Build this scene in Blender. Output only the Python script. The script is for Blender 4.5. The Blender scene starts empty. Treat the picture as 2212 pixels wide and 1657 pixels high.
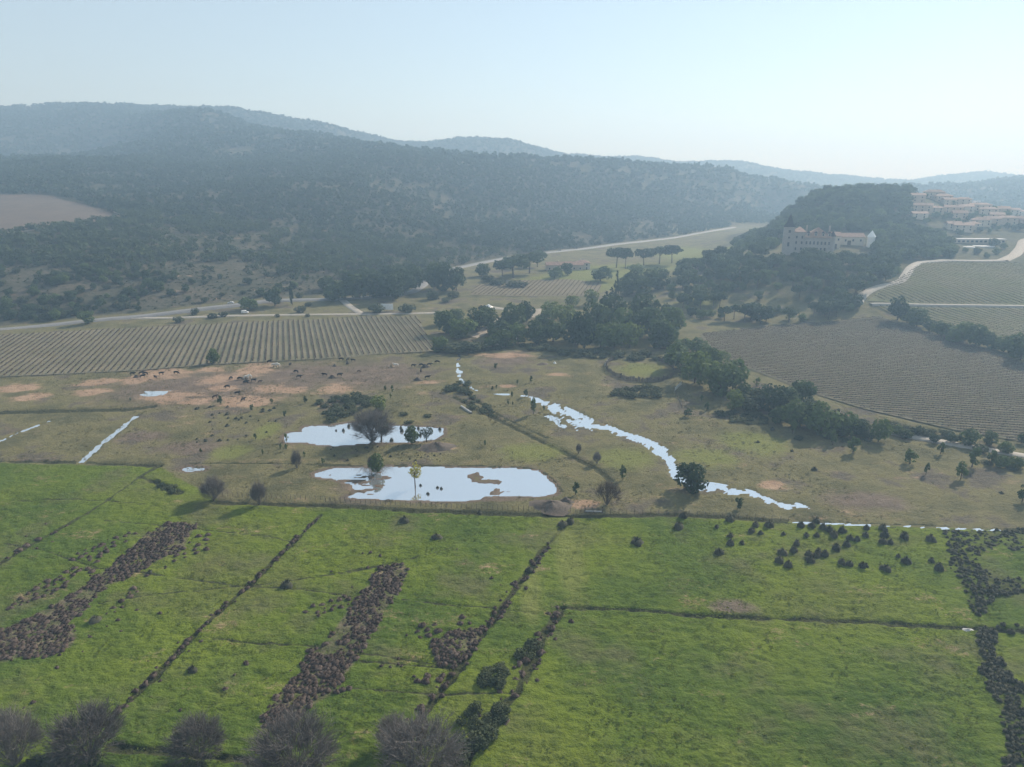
import bpy, bmesh, math, random
import numpy as np
from mathutils import Vector, Matrix
random.seed(7); RNG = np.random.default_rng(11)
SC = bpy.context.scene
COL = SC.collection
R = math.radians
# ------------------------------------------------------------------ camera, sky, sun, exposure
H_CAM, PITCH, FPX = 90.0, R(17.2), 1474.0
cam_d = bpy.data.cameras.new('camera'); cam = bpy.data.objects.new('camera', cam_d); COL.objects.link(cam)
cam.location = (0, 0, H_CAM); cam.rotation_euler = (R(90) - PITCH, 0, 0)
cam_d.sensor_width = 36.0; cam_d.lens = 36.0 * FPX / 2211.0; cam_d.clip_start = 1.0; cam_d.clip_end = 60000
SC.camera = cam
SUN_AZ, SUN_EL = R(43), R(31)
world = bpy.data.worlds.new('World'); SC.world = world; world.use_nodes = True
wn = world.node_tree.nodes; wl = world.node_tree.links
bg = wn['Background']; sky_t = wn.new('ShaderNodeTexSky'); sky_t.sky_type = 'NISHITA'; sky_t.sun_disc = False
sky_t.sun_elevation = SUN_EL; sky_t.sun_rotation = SUN_AZ; sky_t.altitude = 0; sky_t.air_density = 1.0; sky_t.dust_density = 0.1; sky_t.ozone_density = 1.0
# a hazy day: the clear-sky colour under an even pale veil
veil = wn.new('ShaderNodeMix'); veil.data_type = 'RGBA'; veil.inputs['Factor'].default_value = 0.60
veil.inputs[7].default_value = (2.85, 3.35, 3.70, 1)
wl.new(sky_t.outputs[0], veil.inputs[6]); wl.new(veil.outputs[2], bg.inputs[0]); bg.inputs[1].default_value = 0.09
sun_d = bpy.data.lights.new('sun', 'SUN'); sun_d.energy = 3.6; sun_d.angle = R(0.9); sun_d.color = (1.0, 0.95, 0.88)
sun = bpy.data.objects.new('sun', sun_d); COL.objects.link(sun)
sdir = Vector((math.sin(SUN_AZ) * math.cos(SUN_EL), math.cos(SUN_AZ) * math.cos(SUN_EL), math.sin(SUN_EL)))
sun.rotation_euler = sdir.to_track_quat('Z', 'Y').to_euler(); sun.location = (400, 0, 300)
SC.view_settings.view_transform = 'Standard'; SC.view_settings.look = 'None'
SC.view_settings.exposure = 1.0; SC.view_settings.gamma = 1.0
HAZE_DENSITY, HAZE_COLOR, HAZE_ANISO = 0.00045, (0.48, 0.73, 1.0), 0.25
SC.render.engine = 'CYCLES'
cy = SC.cycles; cy.use_denoising = True; cy.adaptive_threshold = 0.02; cy.max_bounces = 6; cy.diffuse_bounces = 2; cy.glossy_bounces = 2
cy.transmission_bounces = 2; cy.volume_bounces = 0; cy.transparent_max_bounces = 4; cy.caustics_reflective = False; cy.caustics_refractive = False
# ------------------------------------------------------------------ picture reading helpers (overview pixels 2211 x 1657)
CP, SP = math.cos(PITCH), math.sin(PITCH)
ZO = {1: (0, 300), 2: (1300, 400), 3: (2696, 500), 4: (0, 1200), 5: (1300, 1200), 6: (2696, 1200), 7: (0, 2019), 8: (1300, 2019), 9: (2696, 2019)}
def Z(n, x, y):
    ox, oy = ZO[n]
    return (ox / 1.8526 + x * 0.3421, oy / 1.8526 + y * 0.3421)
def ZA(x, y): return ((500 + x / 2.4578) / 1.8526, (1420 + y / 2.4578) / 1.8526)
def ZB(x, y): return ((1100 + x / 3.16) / 1.8526, (1420 + y / 3.16) / 1.8526)
def ZV(x, y): return ((3500 + x / 3.711) / 1.8526, (700 + y / 3.711) / 1.8526)
def ZC(x, y): return ((3050 + x / 3.687) / 1.8526, (800 + y / 3.687) / 1.8526)
def ray(px, py):
    a = (px - 1105.5) / FPX; b = (828.5 - py) / FPX
    Y = CP + b * SP
    return a / Y, (-SP + b * CP) / Y            # X and Z per metre of Y
def at(px, py, z=0.0):
    dx, dz = ray(px, py); Y = (z - H_CAM) / dz
    return (dx * Y, Y)
def at_depth(px, py, Y):
    dx, dz = ray(px, py)
    return (dx * Y, Y, H_CAM + dz * Y)
def sstep(a, b, x):
    t = np.clip((x - a) / (b - a), 0, 1); return t * t * (3 - 2 * t)
def vnoise(x, y, s=0.0):
    x = np.asarray(x, float); y = np.asarray(y, float)
    xi = np.floor(x); yi = np.floor(y); fx = x - xi; fy = y - yi
    fx = fx * fx * (3 - 2 * fx); fy = fy * fy * (3 - 2 * fy)
    def h(i, j):
        v = np.sin(i * 127.1 + j * 311.7 + s * 74.7) * 43758.5453
        return v - np.floor(v)
    return (h(xi, yi) * (1 - fx) + h(xi + 1, yi) * fx) * (1 - fy) + (h(xi, yi + 1) * (1 - fx) + h(xi + 1, yi + 1) * fx) * fy
def fbm(x, y, s=0.0, o=4):
    t = 0; a = 0.5; f = 1.0; n = 0
    for k in range(o):
        t = t + a * vnoise(x * f + 17.3 * k, y * f - 9.1 * k, s + k); n += a; a *= 0.5; f *= 2.03
    return t / n
# ------------------------------------------------------------------ terrain: a smooth surface through surveyed points
ctrl = []
def cpt(px, py, Y, th=0.0, dz=0.0):
    x, y, z = at_depth(px, py, Y); ctrl.append((x / Y, math.log(Y), z - th + dz))
def cz(px, Y, z, py=500):
    dx, _ = ray(px, py); ctrl.append((dx, math.log(Y), z))
for u in np.linspace(-1.15, 1.15, 13):
    for Yc in (40, 90, 180, 300, 400): ctrl.append((u, math.log(Yc), 0.0))
TH = 6
for p in [(-900, 262, 2400), (-500, 250, 2350), (-200, 240, 2300), (0, 233, 2300), (120, 225, 2250), (240, 223, 2200), (400, 230, 2250), (520, 240, 2200), (600, 256, 2200), (680, 270, 2150), (725, 284, 2150)]: cpt(*p, th=TH)
for p in [(340, 240, 1900), (420, 237, 1850), (500, 243, 1800), (545, 262, 1750), (620, 283, 1700), (735, 294, 1600), (335, 262, 1750), (310, 300, 1550), (270, 335, 1380)]: cpt(*p, th=TH)
for px, Y, z in [(250, 1750, 128), (180, 1600, 118), (80, 1550, 112), (-100, 1500, 112), (-500, 1500, 105), (430, 2050, 195), (560, 2000, 175), (660, 1950, 150), (760, 2100, 110), (850, 2000, 90)]: cz(px, Y, z, 300)
for p in [(-500, 350, 1250), (-100, 345, 1250), (100, 345, 1250), (200, 350, 1250), (400, 330, 1330), (550, 330, 1330)]: cpt(*p, th=TH)
for p in [(-500, 420, 850), (-100, 420, 850), (100, 420, 850), (300, 415, 880), (500, 410, 920), (-500, 500, 620), (-100, 500, 620), (100, 500, 620), (280, 490, 660), (480, 500, 690), (-400, 600, 480), (0, 610, 470), (200, 600, 490), (400, 590, 520), (600, 575, 570), (700, 500, 750), (720, 400, 960), (730, 345, 1250), (820, 560, 640)]: cpt(*p, th=3)
for p in [(830, 309, 1400), (900, 321, 1330), (1000, 336, 1300), (1090, 334, 1330), (1180, 331, 1350), (1290, 341, 1380), (1400, 359, 1420), (1500, 373, 1450), (1600, 386, 1500), (1700, 402, 1560), (1760, 413, 1600)]: cpt(*p, th=TH)
for p in [(860, 420, 960), (1000, 450, 960), (1000, 400, 1100), (1200, 440, 1080), (1200, 390, 1200), (1400, 440, 1220), (1400, 400, 1320), (1560, 430, 1350)]: cpt(*p, th=5)
for px, Y, z in [(0, 410, 0), (300, 430, 0), (520, 460, 1), (700, 500, 2), (850, 540, 3), (972, 640, 4), (1105, 740, 4), (1256, 830, 4), (1454, 980, 4), (1585, 1150, 4), (1650, 1500, 2),
                 (950, 500, 1), (1100, 520, 2), (1100, 620, 3), (1250, 470, 0), (1250, 620, 4), (1380, 560, 2), (1400, 700, 4), (1420, 480, 2), (1450, 800, 3), (1000, 450, 0), (1530, 900, 6), (1200, 440, 0)]: cz(px, Y, z, 560)
for p in [(880, 312, 2350), (960, 303, 2350), (1060, 297, 2350), (1130, 303, 2350), (1180, 326, 2350), (1230, 345, 2400)]: cpt(*p, th=TH)
for p in [(1290, 346, 3000), (1350, 344, 3000), (1420, 347, 3000), (1500, 350, 3000), (1580, 345, 3000), (1650, 356, 3000), (1750, 367, 3000), (1850, 380, 3000), (1900, 388, 3000), (1960, 394, 3000)]: cpt(*p, th=TH)
for px, Y, z in [(900, 1800, 70), (1050, 1850, 60), (1200, 1850, 50), (1300, 2000, 40), (1450, 2100, 25), (1600, 2200, 15), (1750, 2200, 8), (1900, 2600, 5), (1850, 1400, 10), (1950, 1450, 15), (2100, 1300, 20), (2211, 1250, 22), (2500, 1200, 20), (2900, 1200, 20)]: cz(px, Y, z, 400)
for p in [(1990, 391, 3400), (2060, 376, 3300), (2120, 367, 3300), (2150, 367, 3300), (2211, 376, 3300), (2350, 380, 3300), (2700, 385, 3300)]: cpt(*p, th=TH)
for p in [(1900, 404, 2000), (1968, 402, 2000), (2060, 400, 2000), (2139, 391, 2000), (2211, 386, 2000), (2350, 380, 2000), (2800, 380, 2000)]: cpt(*p, th=TH)
for px, Y, z in [(1990, 2600, 5), (2100, 2600, 10), (2300, 2600, 15), (2700, 2600, 20)]: cz(px, Y, z, 390)
for k in range(-10, 30, 3):
    cz(k * 100, 4600, -15, 390); cz(k * 100, 3900, -8, 390)
for p in [(1700, 438, 800), (1740, 418, 800), (1775, 405, 800), (1850, 400, 810), (1930, 407, 830)]: cpt(*p, th=9)
for p in [(1990, 424, 860), (2100, 446, 900), (2211, 474, 900), (2000, 500, 690), (2100, 540, 620), (2211, 560, 570), (1980, 566, 545), (2090, 564, 560), (1870, 650, 440), (1930, 600, 500), (2100, 620, 480), (2211, 640, 460)]: cpt(*p)
for px, Y, z in [(1690, 550, 27), (1790, 555, 28), (1860, 590, 31), (1740, 590, 30), (1740, 500, 19), (1640, 510, 16), (1600, 560, 20), (1560, 600, 18), (1500, 540, 8), (1480, 640, 5), (1600, 440, 2), (1750, 430, 2), (1850, 480, 14), (1640, 680, 26), (1600, 800, 10),
                 (1700, 680, 38), (1850, 690, 44), (1920, 560, 24), (2450, 500, 14), (2450, 700, 30), (2700, 500, 10), (1900, 1100, 32), (2050, 1100, 28), (2211, 1080, 24), (1650, 1000, 12)]: cz(px, Y, z, 540)
CT = np.array(ctrl); C_U, C_L, C_Z = CT[:, 0], CT[:, 1], CT[:, 2]
KU, KC = 1.0, 0.035
def kern(u, l):
    return np.sqrt((KU * (u[:, None] - C_U[None])) ** 2 + (l[:, None] - C_L[None]) ** 2 + KC ** 2)
_n = len(CT); _A = np.zeros((_n + 1, _n + 1)); _A[:_n, :_n] = kern(C_U, C_L) - 2e-3 * np.eye(_n); _A[:_n, _n] = 1; _A[_n, :_n] = 1
_W = np.linalg.solve(_A, np.append(C_Z, 0))
def terrain(x, y):
    x = np.atleast_1d(np.asarray(x, float)); y = np.maximum(np.atleast_1d(np.asarray(y, float)), 30.0)
    out = np.empty(x.shape); f = out.ravel(); xf = x.ravel(); yf = y.ravel()
    for i in range(0, len(f), 60000):
        X, Y = xf[i:i + 60000], yf[i:i + 60000]
        z = kern(X / Y, np.log(Y)) @ _W[:_n] + _W[_n]
        m = sstep(385, 480, Y)
        hz = sstep(8, 40, z)
        z = z * m + hz * ((fbm(X / 95, Y / 95, 3, 3) - 0.5) * 12 + (fbm(X / 240, Y / 300, 13, 2) - 0.5) * 26) * sstep(560, 1000, Y)
        f[i:i + 60000] = z
    return out
def tz(x, y): return float(terrain([x], [y])[0])
_S = np.geomspace(330, 4400, 420)
def hit(px, py):
    """first point of the ground seen along this line of sight"""
    x, y = at(px, py) if ray(px, py)[1] < -1e-4 else (0, 9e9)
    if 0 < y < 385: return (x, y, 0.0)
    dx, dz = ray(px, py)
    d = H_CAM + dz * _S - terrain(dx * _S, _S)
    k = np.nonzero(d < 0)[0]
    if len(k) == 0: Y = _S[-1]
    elif k[0] == 0: Y = _S[0]
    else:
        i = k[0]; t = d[i - 1] / (d[i - 1] - d[i]); Y = _S[i - 1] + t * (_S[i] - _S[i - 1])
    return (dx * Y, Y, tz(dx * Y, Y))
def mpp(px, py, Y, z=0.0):
    """metres per overview pixel at a point Y metres off"""
    return (Y * CP + (H_CAM - z) * SP) / FPX
# ------------------------------------------------------------------ object helpers
def tag(o, label=None, cat=None, group=None, kind=None):
    if label: o['label'] = label
    if cat: o['category'] = cat
    if group: o['group'] = group
    if kind: o['kind'] = kind
    return o
def mesh_np(name, v, f, mats=(), mi=None, smooth=False):
    v = np.asarray(v, np.float32); f = np.asarray(f, np.int32); k = f.shape[1]
    m = bpy.data.meshes.new(name); m.vertices.add(len(v)); m.vertices.foreach_set('co', v.ravel())
    m.loops.add(f.size); m.loops.foreach_set('vertex_index', f.ravel())
    m.polygons.add(len(f)); m.polygons.foreach_set('loop_start', np.arange(0, f.size, k, dtype=np.int32))
    try: m.polygons.foreach_set('loop_total', np.full(len(f), k, np.int32))
    except Exception: pass
    for t in mats: m.materials.append(t)
    if mi is not None: m.polygons.foreach_set('material_index', np.asarray(mi, np.int32))
    if smooth: m.polygons.foreach_set('use_smooth', np.ones(len(f), bool))
    m.update(calc_edges=True); m.validate()
    return m
def obj(name, mesh, parent=None, loc=(0, 0, 0), rz=0.0, scale=None):
    o = bpy.data.objects.new(name, mesh); COL.objects.link(o)
    if parent is not None: o.parent = parent
    o.location = loc; o.rotation_euler = (0, 0, rz)
    if scale is not None: o.scale = scale
    return o
def empty(name, loc, rz=0.0, scale=None):
    o = obj(name, None, None, loc, rz, scale); o.empty_display_size = 0.5
    return o
class MB:
    """collects simple shapes (triangles and quads) for one mesh"""
    def __init__(s): s.v = []; s.f = []
    def add(s, vs, fs):
        b = len(s.v); s.v += [tuple(q) for q in vs]; s.f += [tuple(b + i for i in q) for q in fs]; return s
    def box(s, x0, x1, y0, y1, z0, z1):
        return s.add([(x0, y0, z0), (x1, y0, z0), (x1, y1, z0), (x0, y1, z0), (x0, y0, z1), (x1, y0, z1), (x1, y1, z1), (x0, y1, z1)],
                     [(3, 2, 1, 0), (4, 5, 6, 7), (0, 1, 5, 4), (1, 2, 6, 5), (2, 3, 7, 6), (3, 0, 4, 7)])
    def tube(s, pts, rad, n=6, cap=True):
        pts = [Vector(p) for p in pts]; rings = []
        for i, p in enumerate(pts):
            d = (pts[min(i + 1, len(pts) - 1)] - pts[max(i - 1, 0)]).normalized()
            a = d.orthogonal().normalized(); b = d.cross(a); r = rad[i] if hasattr(rad, '__len__') else rad
            rings.append([p + (a * math.cos(2 * math.pi * k / n) + b * math.sin(2 * math.pi * k / n)) * r for k in range(n)])
        vs = [q for g in rings for q in g]; fs = []
        for i in range(len(pts) - 1):
            for k in range(n): fs.append((i * n + k, i * n + (k + 1) % n, (i + 1) * n + (k + 1) % n, (i + 1) * n + k))
        if cap: fs += [tuple(range(n - 1, -1, -1)), tuple((len(pts) - 1) * n + k for k in range(n))]
        return s.add(vs, fs)
    def prism(s, poly, y0, y1):
        """outline in x,z pushed along y"""
        n = len(poly)
        return s.add([(x, y0, z) for x, z in poly] + [(x, y1, z) for x, z in poly],
                     [tuple(range(n)), tuple(range(2 * n - 1, n - 1, -1))] + [(i, n + i, n + (i + 1) % n, (i + 1) % n) for i in range(n)])
    def mesh(s, name, mat, smooth=False):
        m = bpy.data.meshes.new(name); m.from_pydata(s.v, [], s.f); m.materials.append(mat)
        if smooth:
            for p in m.polygons: p.use_smooth = True
        bm = bmesh.new(); bm.from_mesh(m); bmesh.ops.recalc_face_normals(bm, faces=bm.faces); bm.to_mesh(m); bm.free()
        return m
    def build(s, name, mat, parent=None, smooth=False, **k): return obj(name, s.mesh(name, mat, smooth), parent, **k)
# ------------------------------------------------------------------ materials
class NT:
    def __init__(s, name):
        s.m = bpy.data.materials.new(name); s.m.use_nodes = True; s.t = s.m.node_tree; s.n = s.t.nodes
        s.bsdf = s.n['Principled BSDF']; s.out = s.n['Material Output']; s.bsdf.inputs['Specular IOR Level'].default_value = 0.2
        s.bsdf.inputs['Roughness'].default_value = 0.85
    def link(s, a, b): s.t.links.new(a, b)
    def node(s, typ, **k):
        o = s.n.new(typ)
        for q, v in k.items(): setattr(o, q, v)
        return o
    def pos(s): return s.node('ShaderNodeNewGeometry').outputs['Position']
    def noise(s, scale, detail=3, rough=0.55, vec=None, stretch=None):
        v = vec or s.pos()
        if stretch:
            mp = s.node('ShaderNodeMapping'); mp.inputs['Scale'].default_value = stretch; s.link(v, mp.inputs['Vector']); v = mp.outputs[0]
        o = s.node('ShaderNodeTexNoise'); o.inputs['Scale'].default_value = scale; o.inputs['Detail'].default_value = detail; o.inputs['Roughness'].default_value = rough
        s.link(v, o.inputs['Vector']); return o.outputs['Fac']
    def ramp(s, fac, stops):
        o = s.node('ShaderNodeValToRGB'); e = o.color_ramp.elements
        while len(e) < len(stops): e.new(0.5)
        for q, (p, c) in zip(e, stops): q.position = p; q.color = (*c, 1) if len(c) == 3 else c
        s.link(fac, o.inputs['Fac']); return o.outputs['Color']
    def math(s, op, a, b=None, clamp=False):
        o = s.node('ShaderNodeMath', operation=op, use_clamp=clamp)
        for i, q in enumerate((a, b)):
            if q is None: continue
            if isinstance(q, (int, float)): o.inputs[i].default_value = q
            else: s.link(q, o.inputs[i])
        return o.outputs[0]
    def step(s, x, lo, hi):
        o = s.node('ShaderNodeMapRange', interpolation_type='SMOOTHSTEP'); s.link(x, o.inputs['Value'])
        o.inputs['From Min'].default_value = lo; o.inputs['From Max'].default_value = hi; return o.outputs['Result']
    def mix(s, fac, a, b, mode='MIX'):
        o = s.node('ShaderNodeMix', data_type='RGBA', blend_type=mode)
        if isinstance(fac, (int, float)): o.inputs['Factor'].default_value = fac
        else: s.link(fac, o.inputs['Factor'])
        for i, q in ((6, a), (7, b)):
            if isinstance(q, tuple): o.inputs[i].default_value = (*q, 1)
            else: s.link(q, o.inputs[i])
        return o.outputs[2]
    def bump(s, h, strength, dist):
        o = s.node('ShaderNodeBump'); o.inputs['Strength'].default_value = strength; o.inputs['Distance'].default_value = dist
        s.link(h, o.inputs['Height']); s.link(o.outputs[0], s.bsdf.inputs['Normal'])
    def col(s, c):
        if isinstance(c, tuple): s.bsdf.inputs['Base Color'].default_value = (*c, 1)
        else: s.link(c, s.bsdf.inputs['Base Color'])
        return s
def plain(name, c, var=0.18, scale=0.6, rough=0.85, spec=0.2, metal=0.0):
    t = NT(name); n = t.noise(scale, 4)
    t.col(t.ramp(n, [(0.25, tuple(q * (1 - var) for q in c)), (0.75, tuple(min(1, q * (1 + var)) for q in c))]))
    t.bsdf.inputs['Roughness'].default_value = rough; t.bsdf.inputs['Specular IOR Level'].default_value = spec; t.bsdf.inputs['Metallic'].default_value = metal
    return t.m
def foliage(name, dark, light, scale=0.25, trans=0.3, fine=2.5):
    """leaf: colour drifts from plant to plant and from clump to clump"""
    t = NT(name)
    oi = t.node('ShaderNodeObjectInfo').outputs['Random']
    big = t.noise(scale, 2); f = t.noise(fine, 2)
    s = t.math('ADD', t.math('MULTIPLY', t.math('SUBTRACT', big, 0.5), 0.9), t.math('MULTIPLY', t.math('SUBTRACT', f, 0.5), 0.8))
    s = t.math('ADD', s, t.math('MULTIPLY', oi, 0.55)); s = t.math('ADD', s, 0.22)
    c = t.ramp(s, [(0.05, dark), (0.95, light)])
    t.col(c); tr = t.node('ShaderNodeBsdfTranslucent'); t.link(c, tr.inputs['Color'])
    mx = t.node('ShaderNodeMixShader'); mx.inputs[0].default_value = trans
    t.link(t.bsdf.outputs[0], mx.inputs[1]); t.link(tr.outputs[0], mx.inputs[2]); t.link(mx.outputs[0], t.out.inputs['Surface'])
    return t.m
M = {}
M['pine'] = foliage('pine_foliage', (0.022, 0.043, 0.020), (0.082, 0.117, 0.044))
M['oak'] = foliage('broadleaf_foliage', (0.037, 0.062, 0.022), (0.124, 0.172, 0.055))
M['spring'] = foliage('spring_foliage', (0.070, 0.110, 0.025), (0.160, 0.200, 0.060), trans=0.4)
M['cypress'] = foliage('cypress_foliage', (0.018, 0.035, 0.018), (0.048, 0.076, 0.033))
M['scrub'] = foliage('scrub_foliage', (0.027, 0.045, 0.022), (0.103, 0.117, 0.055))
M['yellow'] = foliage('yellow_blossom', (0.32, 0.30, 0.06), (0.55, 0.52, 0.14), trans=0.4)
M['wood'] = foliage('far_woodland', (0.022, 0.040, 0.020), (0.088, 0.115, 0.048), scale=0.035, fine=0.3)
M['twig'] = foliage('grey_twigs', (0.095, 0.086, 0.078), (0.190, 0.172, 0.155), trans=0.2)
M['twig_red'] = foliage('reddish_twigs', (0.065, 0.048, 0.036), (0.130, 0.100, 0.075), trans=0.1)
M['tussock'] = foliage('brown_rushes', (0.050, 0.036, 0.029), (0.150, 0.112, 0.088), scale=0.2, trans=0.15)
M['grass'] = foliage('grass_tufts', (0.080, 0.115, 0.024), (0.200, 0.230, 0.040), scale=0.05, trans=0.6, fine=0.9)
M['drygrass'] = foliage('dry_grass_tufts', (0.100, 0.102, 0.050), (0.250, 0.225, 0.115), scale=0.06, trans=0.45, fine=0.9)
M['rush'] = foliage('dark_rushes', (0.034, 0.038, 0.025), (0.100, 0.098, 0.062), trans=0.2)
M['bark'] = plain('bark', (0.085, 0.065, 0.048), 0.3, 3)
M['vine'] = plain('vine_wood', (0.075, 0.058, 0.042), 0.35, 1.5)
M['vine_green'] = foliage('vine_shoots', (0.045, 0.045, 0.020), (0.12, 0.12, 0.05))
M['post'] = plain('weathered_post', (0.15, 0.125, 0.10), 0.35, 2)
M['board'] = plain('grey_boards', (0.10, 0.085, 0.07), 0.35, 2)
M['wire'] = plain('fence_wire', (0.16, 0.15, 0.14), 0.1, 1, 0.5, 0.4, 0.5)
M['stone'] = plain('pale_stone', (0.31, 0.285, 0.265), 0.15, 0.5)
M['render'] = plain('house_render', (0.44, 0.36, 0.28), 0.15, 0.15)
M['render2'] = plain('pale_render', (0.50, 0.44, 0.36), 0.12, 0.15)
M['roof'] = plain('terracotta_roof', (0.29, 0.185, 0.135), 0.3, 0.5)
M['slate'] = plain('slate_spire', (0.03, 0.03, 0.035), 0.2, 1)
M['glass'] = plain('window_glass', (0.03, 0.035, 0.045), 0.1, 1, 0.12, 0.5)
M['white'] = plain('white_paint', (0.78, 0.78, 0.76), 0.05, 1, 0.35, 0.5)
M['silver'] = plain('silver_paint', (0.55, 0.56, 0.58), 0.05, 1, 0.3, 0.5)
M['darkpaint'] = plain('dark_paint', (0.05, 0.05, 0.06), 0.05, 1, 0.3, 0.5)
M['rubber'] = plain('rubber', (0.02, 0.02, 0.02), 0.1, 3)
M['bull'] = plain('black_hide', (0.012, 0.010, 0.009), 0.3, 3)
M['brownbull'] = plain('brown_hide', (0.040, 0.022, 0.014), 0.3, 3)
M['horse'] = plain('white_hide', (0.62, 0.58, 0.52), 0.1, 3)
M['hay'] = plain('dark_hay', (0.060, 0.050, 0.040), 0.4, 2)
M['palehay'] = plain('pale_hay', (0.26, 0.20, 0.12), 0.3, 2)
M['earth'] = plain('heaped_earth', (0.10, 0.080, 0.062), 0.3, 1.5)
M['concrete'] = plain('concrete', (0.42, 0.41, 0.39), 0.12, 2)
M['asphalt'] = plain('worn_asphalt', (0.19, 0.185, 0.18), 0.15, 0.25, 0.7, 0.3)
M['track'] = plain('pale_gravel', (0.32, 0.29, 0.245), 0.18, 0.4)
M['dirt'] = plain('dirt_track', (0.26, 0.22, 0.17), 0.2, 0.4)
# ground
t = NT('ground_cover')
za = t.node('ShaderNodeAttribute', attribute_name='zone'); zs = t.node('ShaderNodeSeparateColor'); t.link(za.outputs['Color'], zs.inputs[0])
zb = t.node('ShaderNodeAttribute', attribute_name='zone2'); zt = t.node('ShaderNodeSeparateColor'); t.link(zb.outputs['Color'], zt.inputs[0])
gE = t.noise(0.9, 5, 0.75, stretch=(0.55, 1.1, 1.0)); gA = t.noise(0.018, 4); gB = t.noise(0.16, 5, 0.65); gC = t.noise(1.3, 4, 0.7); gD = t.noise(0.05, 5, 0.6)
green = t.ramp(gA, [(0.32, (0.048, 0.084, 0.016)), (0.44, (0.078, 0.116, 0.018)), (0.54, (0.122, 0.158, 0.020)), (0.68, (0.110, 0.112, 0.038))])
green = t.mix(t.math('MULTIPLY', t.step(gB, 0.50, 0.75), 0.45), green, (0.150, 0.190, 0.038))
green = t.mix(t.math('MULTIPLY', t.step(gD, 0.50, 0.68), 0.75), green, (0.112, 0.108, 0.052))
green = t.mix(t.math('MULTIPLY', t.step(gC, 0.54, 0.74), 0.5), green, (0.060, 0.085, 0.024))
green = t.mix(t.math('MULTIPLY', t.step(gE, 0.50, 0.66), 0.55), green, (0.045, 0.066, 0.020))
green = t.mix(t.math('MULTIPLY', t.step(gE, 0.46, 0.34), 0.5), green, (0.165, 0.195, 0.042))
past = t.ramp(gD, [(0.30, (0.080, 0.080, 0.042)), (0.43, (0.122, 0.114, 0.056)), (0.53, (0.165, 0.148, 0.070)), (0.60, (0.122, 0.104, 0.074)), (0.70, (0.100, 0.086, 0.068))])
past = t.mix(t.math('MULTIPLY', t.step(gB, 0.52, 0.72), 0.35), past, (0.185, 0.165, 0.095))
past = t.mix(t.math('MULTIPLY', t.step(gC, 0.50, 0.70), 0.6), past, (0.055, 0.056, 0.034))
past = t.mix(t.math('MULTIPLY', t.step(t.noise(0.5, 4, 0.7, stretch=(0.35, 1, 1)), 0.55, 0.7), 0.45), past, (0.21, 0.19, 0.12))
garr = t.ramp(t.noise(0.03, 5, 0.65), [(0.3, (0.048, 0.054, 0.032)), (0.5, (0.086, 0.080, 0.056)), (0.7, (0.125, 0.106, 0.078))])
garr = t.mix(t.math('MULTIPLY', t.step(t.noise(0.35, 4, 0.7), 0.45, 0.62), 0.75), garr, (0.040, 0.048, 0.026))
sandc = t.ramp(gB, [(0.3, (0.27, 0.175, 0.115)), (0.6, (0.38, 0.26, 0.175)), (0.8, (0.44, 0.315, 0.22))])
mudc = t.ramp(gB, [(0.3, (0.105, 0.080, 0.064)), (0.7, (0.190, 0.146, 0.112))])
darkc = t.ramp(gC, [(0.3, (0.026, 0.030, 0.016)), (0.7, (0.070, 0.070, 0.036))])
fz = t.math('SUBTRACT', gB, 0.5); fc = t.math('SUBTRACT', gC, 0.5)
wob = t.math('ADD', t.math('MULTIPLY', fz, 0.8), t.math('MULTIPLY', fc, 0.5))
c = t.mix(t.step(t.math('ADD', zs.outputs[0], t.math('MULTIPLY', wob, 0.35)), 0.44, 0.56), past, green)
c = t.mix(t.step(t.math('ADD', zs.outputs[2], t.math('MULTIPLY', wob, 0.5)), 0.35, 0.65), c, garr)
c = t.mix(t.math('MULTIPLY', t.step(t.math('ADD', zt.outputs[0], t.math('MULTIPLY', wob, 0.7)), 0.35, 0.75), 0.9), c, mudc)
sn = t.math('ADD', t.math('MULTIPLY', t.math('SUBTRACT', t.noise(0.11, 5, 0.7, stretch=(0.55, 1.0, 1.0)), 0.5), 2.6), t.math('MULTIPLY', fc, 0.9))
c = t.mix(t.math('MULTIPLY', t.step(t.math('ADD', zs.outputs[1], sn), 0.22, 0.75), 0.9), c, sandc)
c = t.mix(t.math('MULTIPLY', t.step(t.math('ADD', zt.outputs[1], t.math('MULTIPLY', wob, 0.6)), 0.35, 0.65), 0.9), c, darkc)
c = t.mix(t.math('MULTIPLY', t.step(t.math('ADD', zt.outputs[2], t.math('MULTIPLY', wob, 0.6)), 0.4, 0.7), 0.75), c, (0.165, 0.180, 0.050))
t.col(c); t.bump(t.math('ADD', t.math('ADD', gC, gE), t.math('MULTIPLY', gB, 1.2)), 0.9, 0.45); t.bsdf.inputs['Specular IOR Level'].default_value = 0.05; t.bsdf.inputs['Roughness'].default_value = 1.0
M['ground'] = t.m
def soil(name, a, b, weed, amt):
    t = NT(name); n = t.noise(0.05, 4); f = t.noise(0.7, 4, 0.7)
    c = t.ramp(n, [(0.3, a), (0.7, b)]); c = t.mix(t.math('MULTIPLY', t.step(f, 0.42, 0.65), amt), c, weed)
    t.col(c); t.bump(f, 0.7, 0.25); t.bsdf.inputs['Roughness'].default_value = 1.0; t.bsdf.inputs['Specular IOR Level'].default_value = 0.05; return t.m
M['soil_left'] = soil('vineyard_soil_pale', (0.145, 0.130, 0.088), (0.220, 0.188, 0.132), (0.115, 0.125, 0.055), 0.6)
M['soil_right'] = soil('vineyard_soil_dark', (0.125, 0.112, 0.080), (0.160, 0.138, 0.098), (0.115, 0.125, 0.058), 0.6)
M['soil_green'] = soil('vineyard_soil_grassy', (0.145, 0.150, 0.070), (0.185, 0.160, 0.105), (0.160, 0.175, 0.070), 0.5)
M['soil_red'] = soil('bare_red_soil', (0.125, 0.098, 0.080), (0.165, 0.126, 0.100), (0.10, 0.088, 0.066), 0.7)
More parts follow.
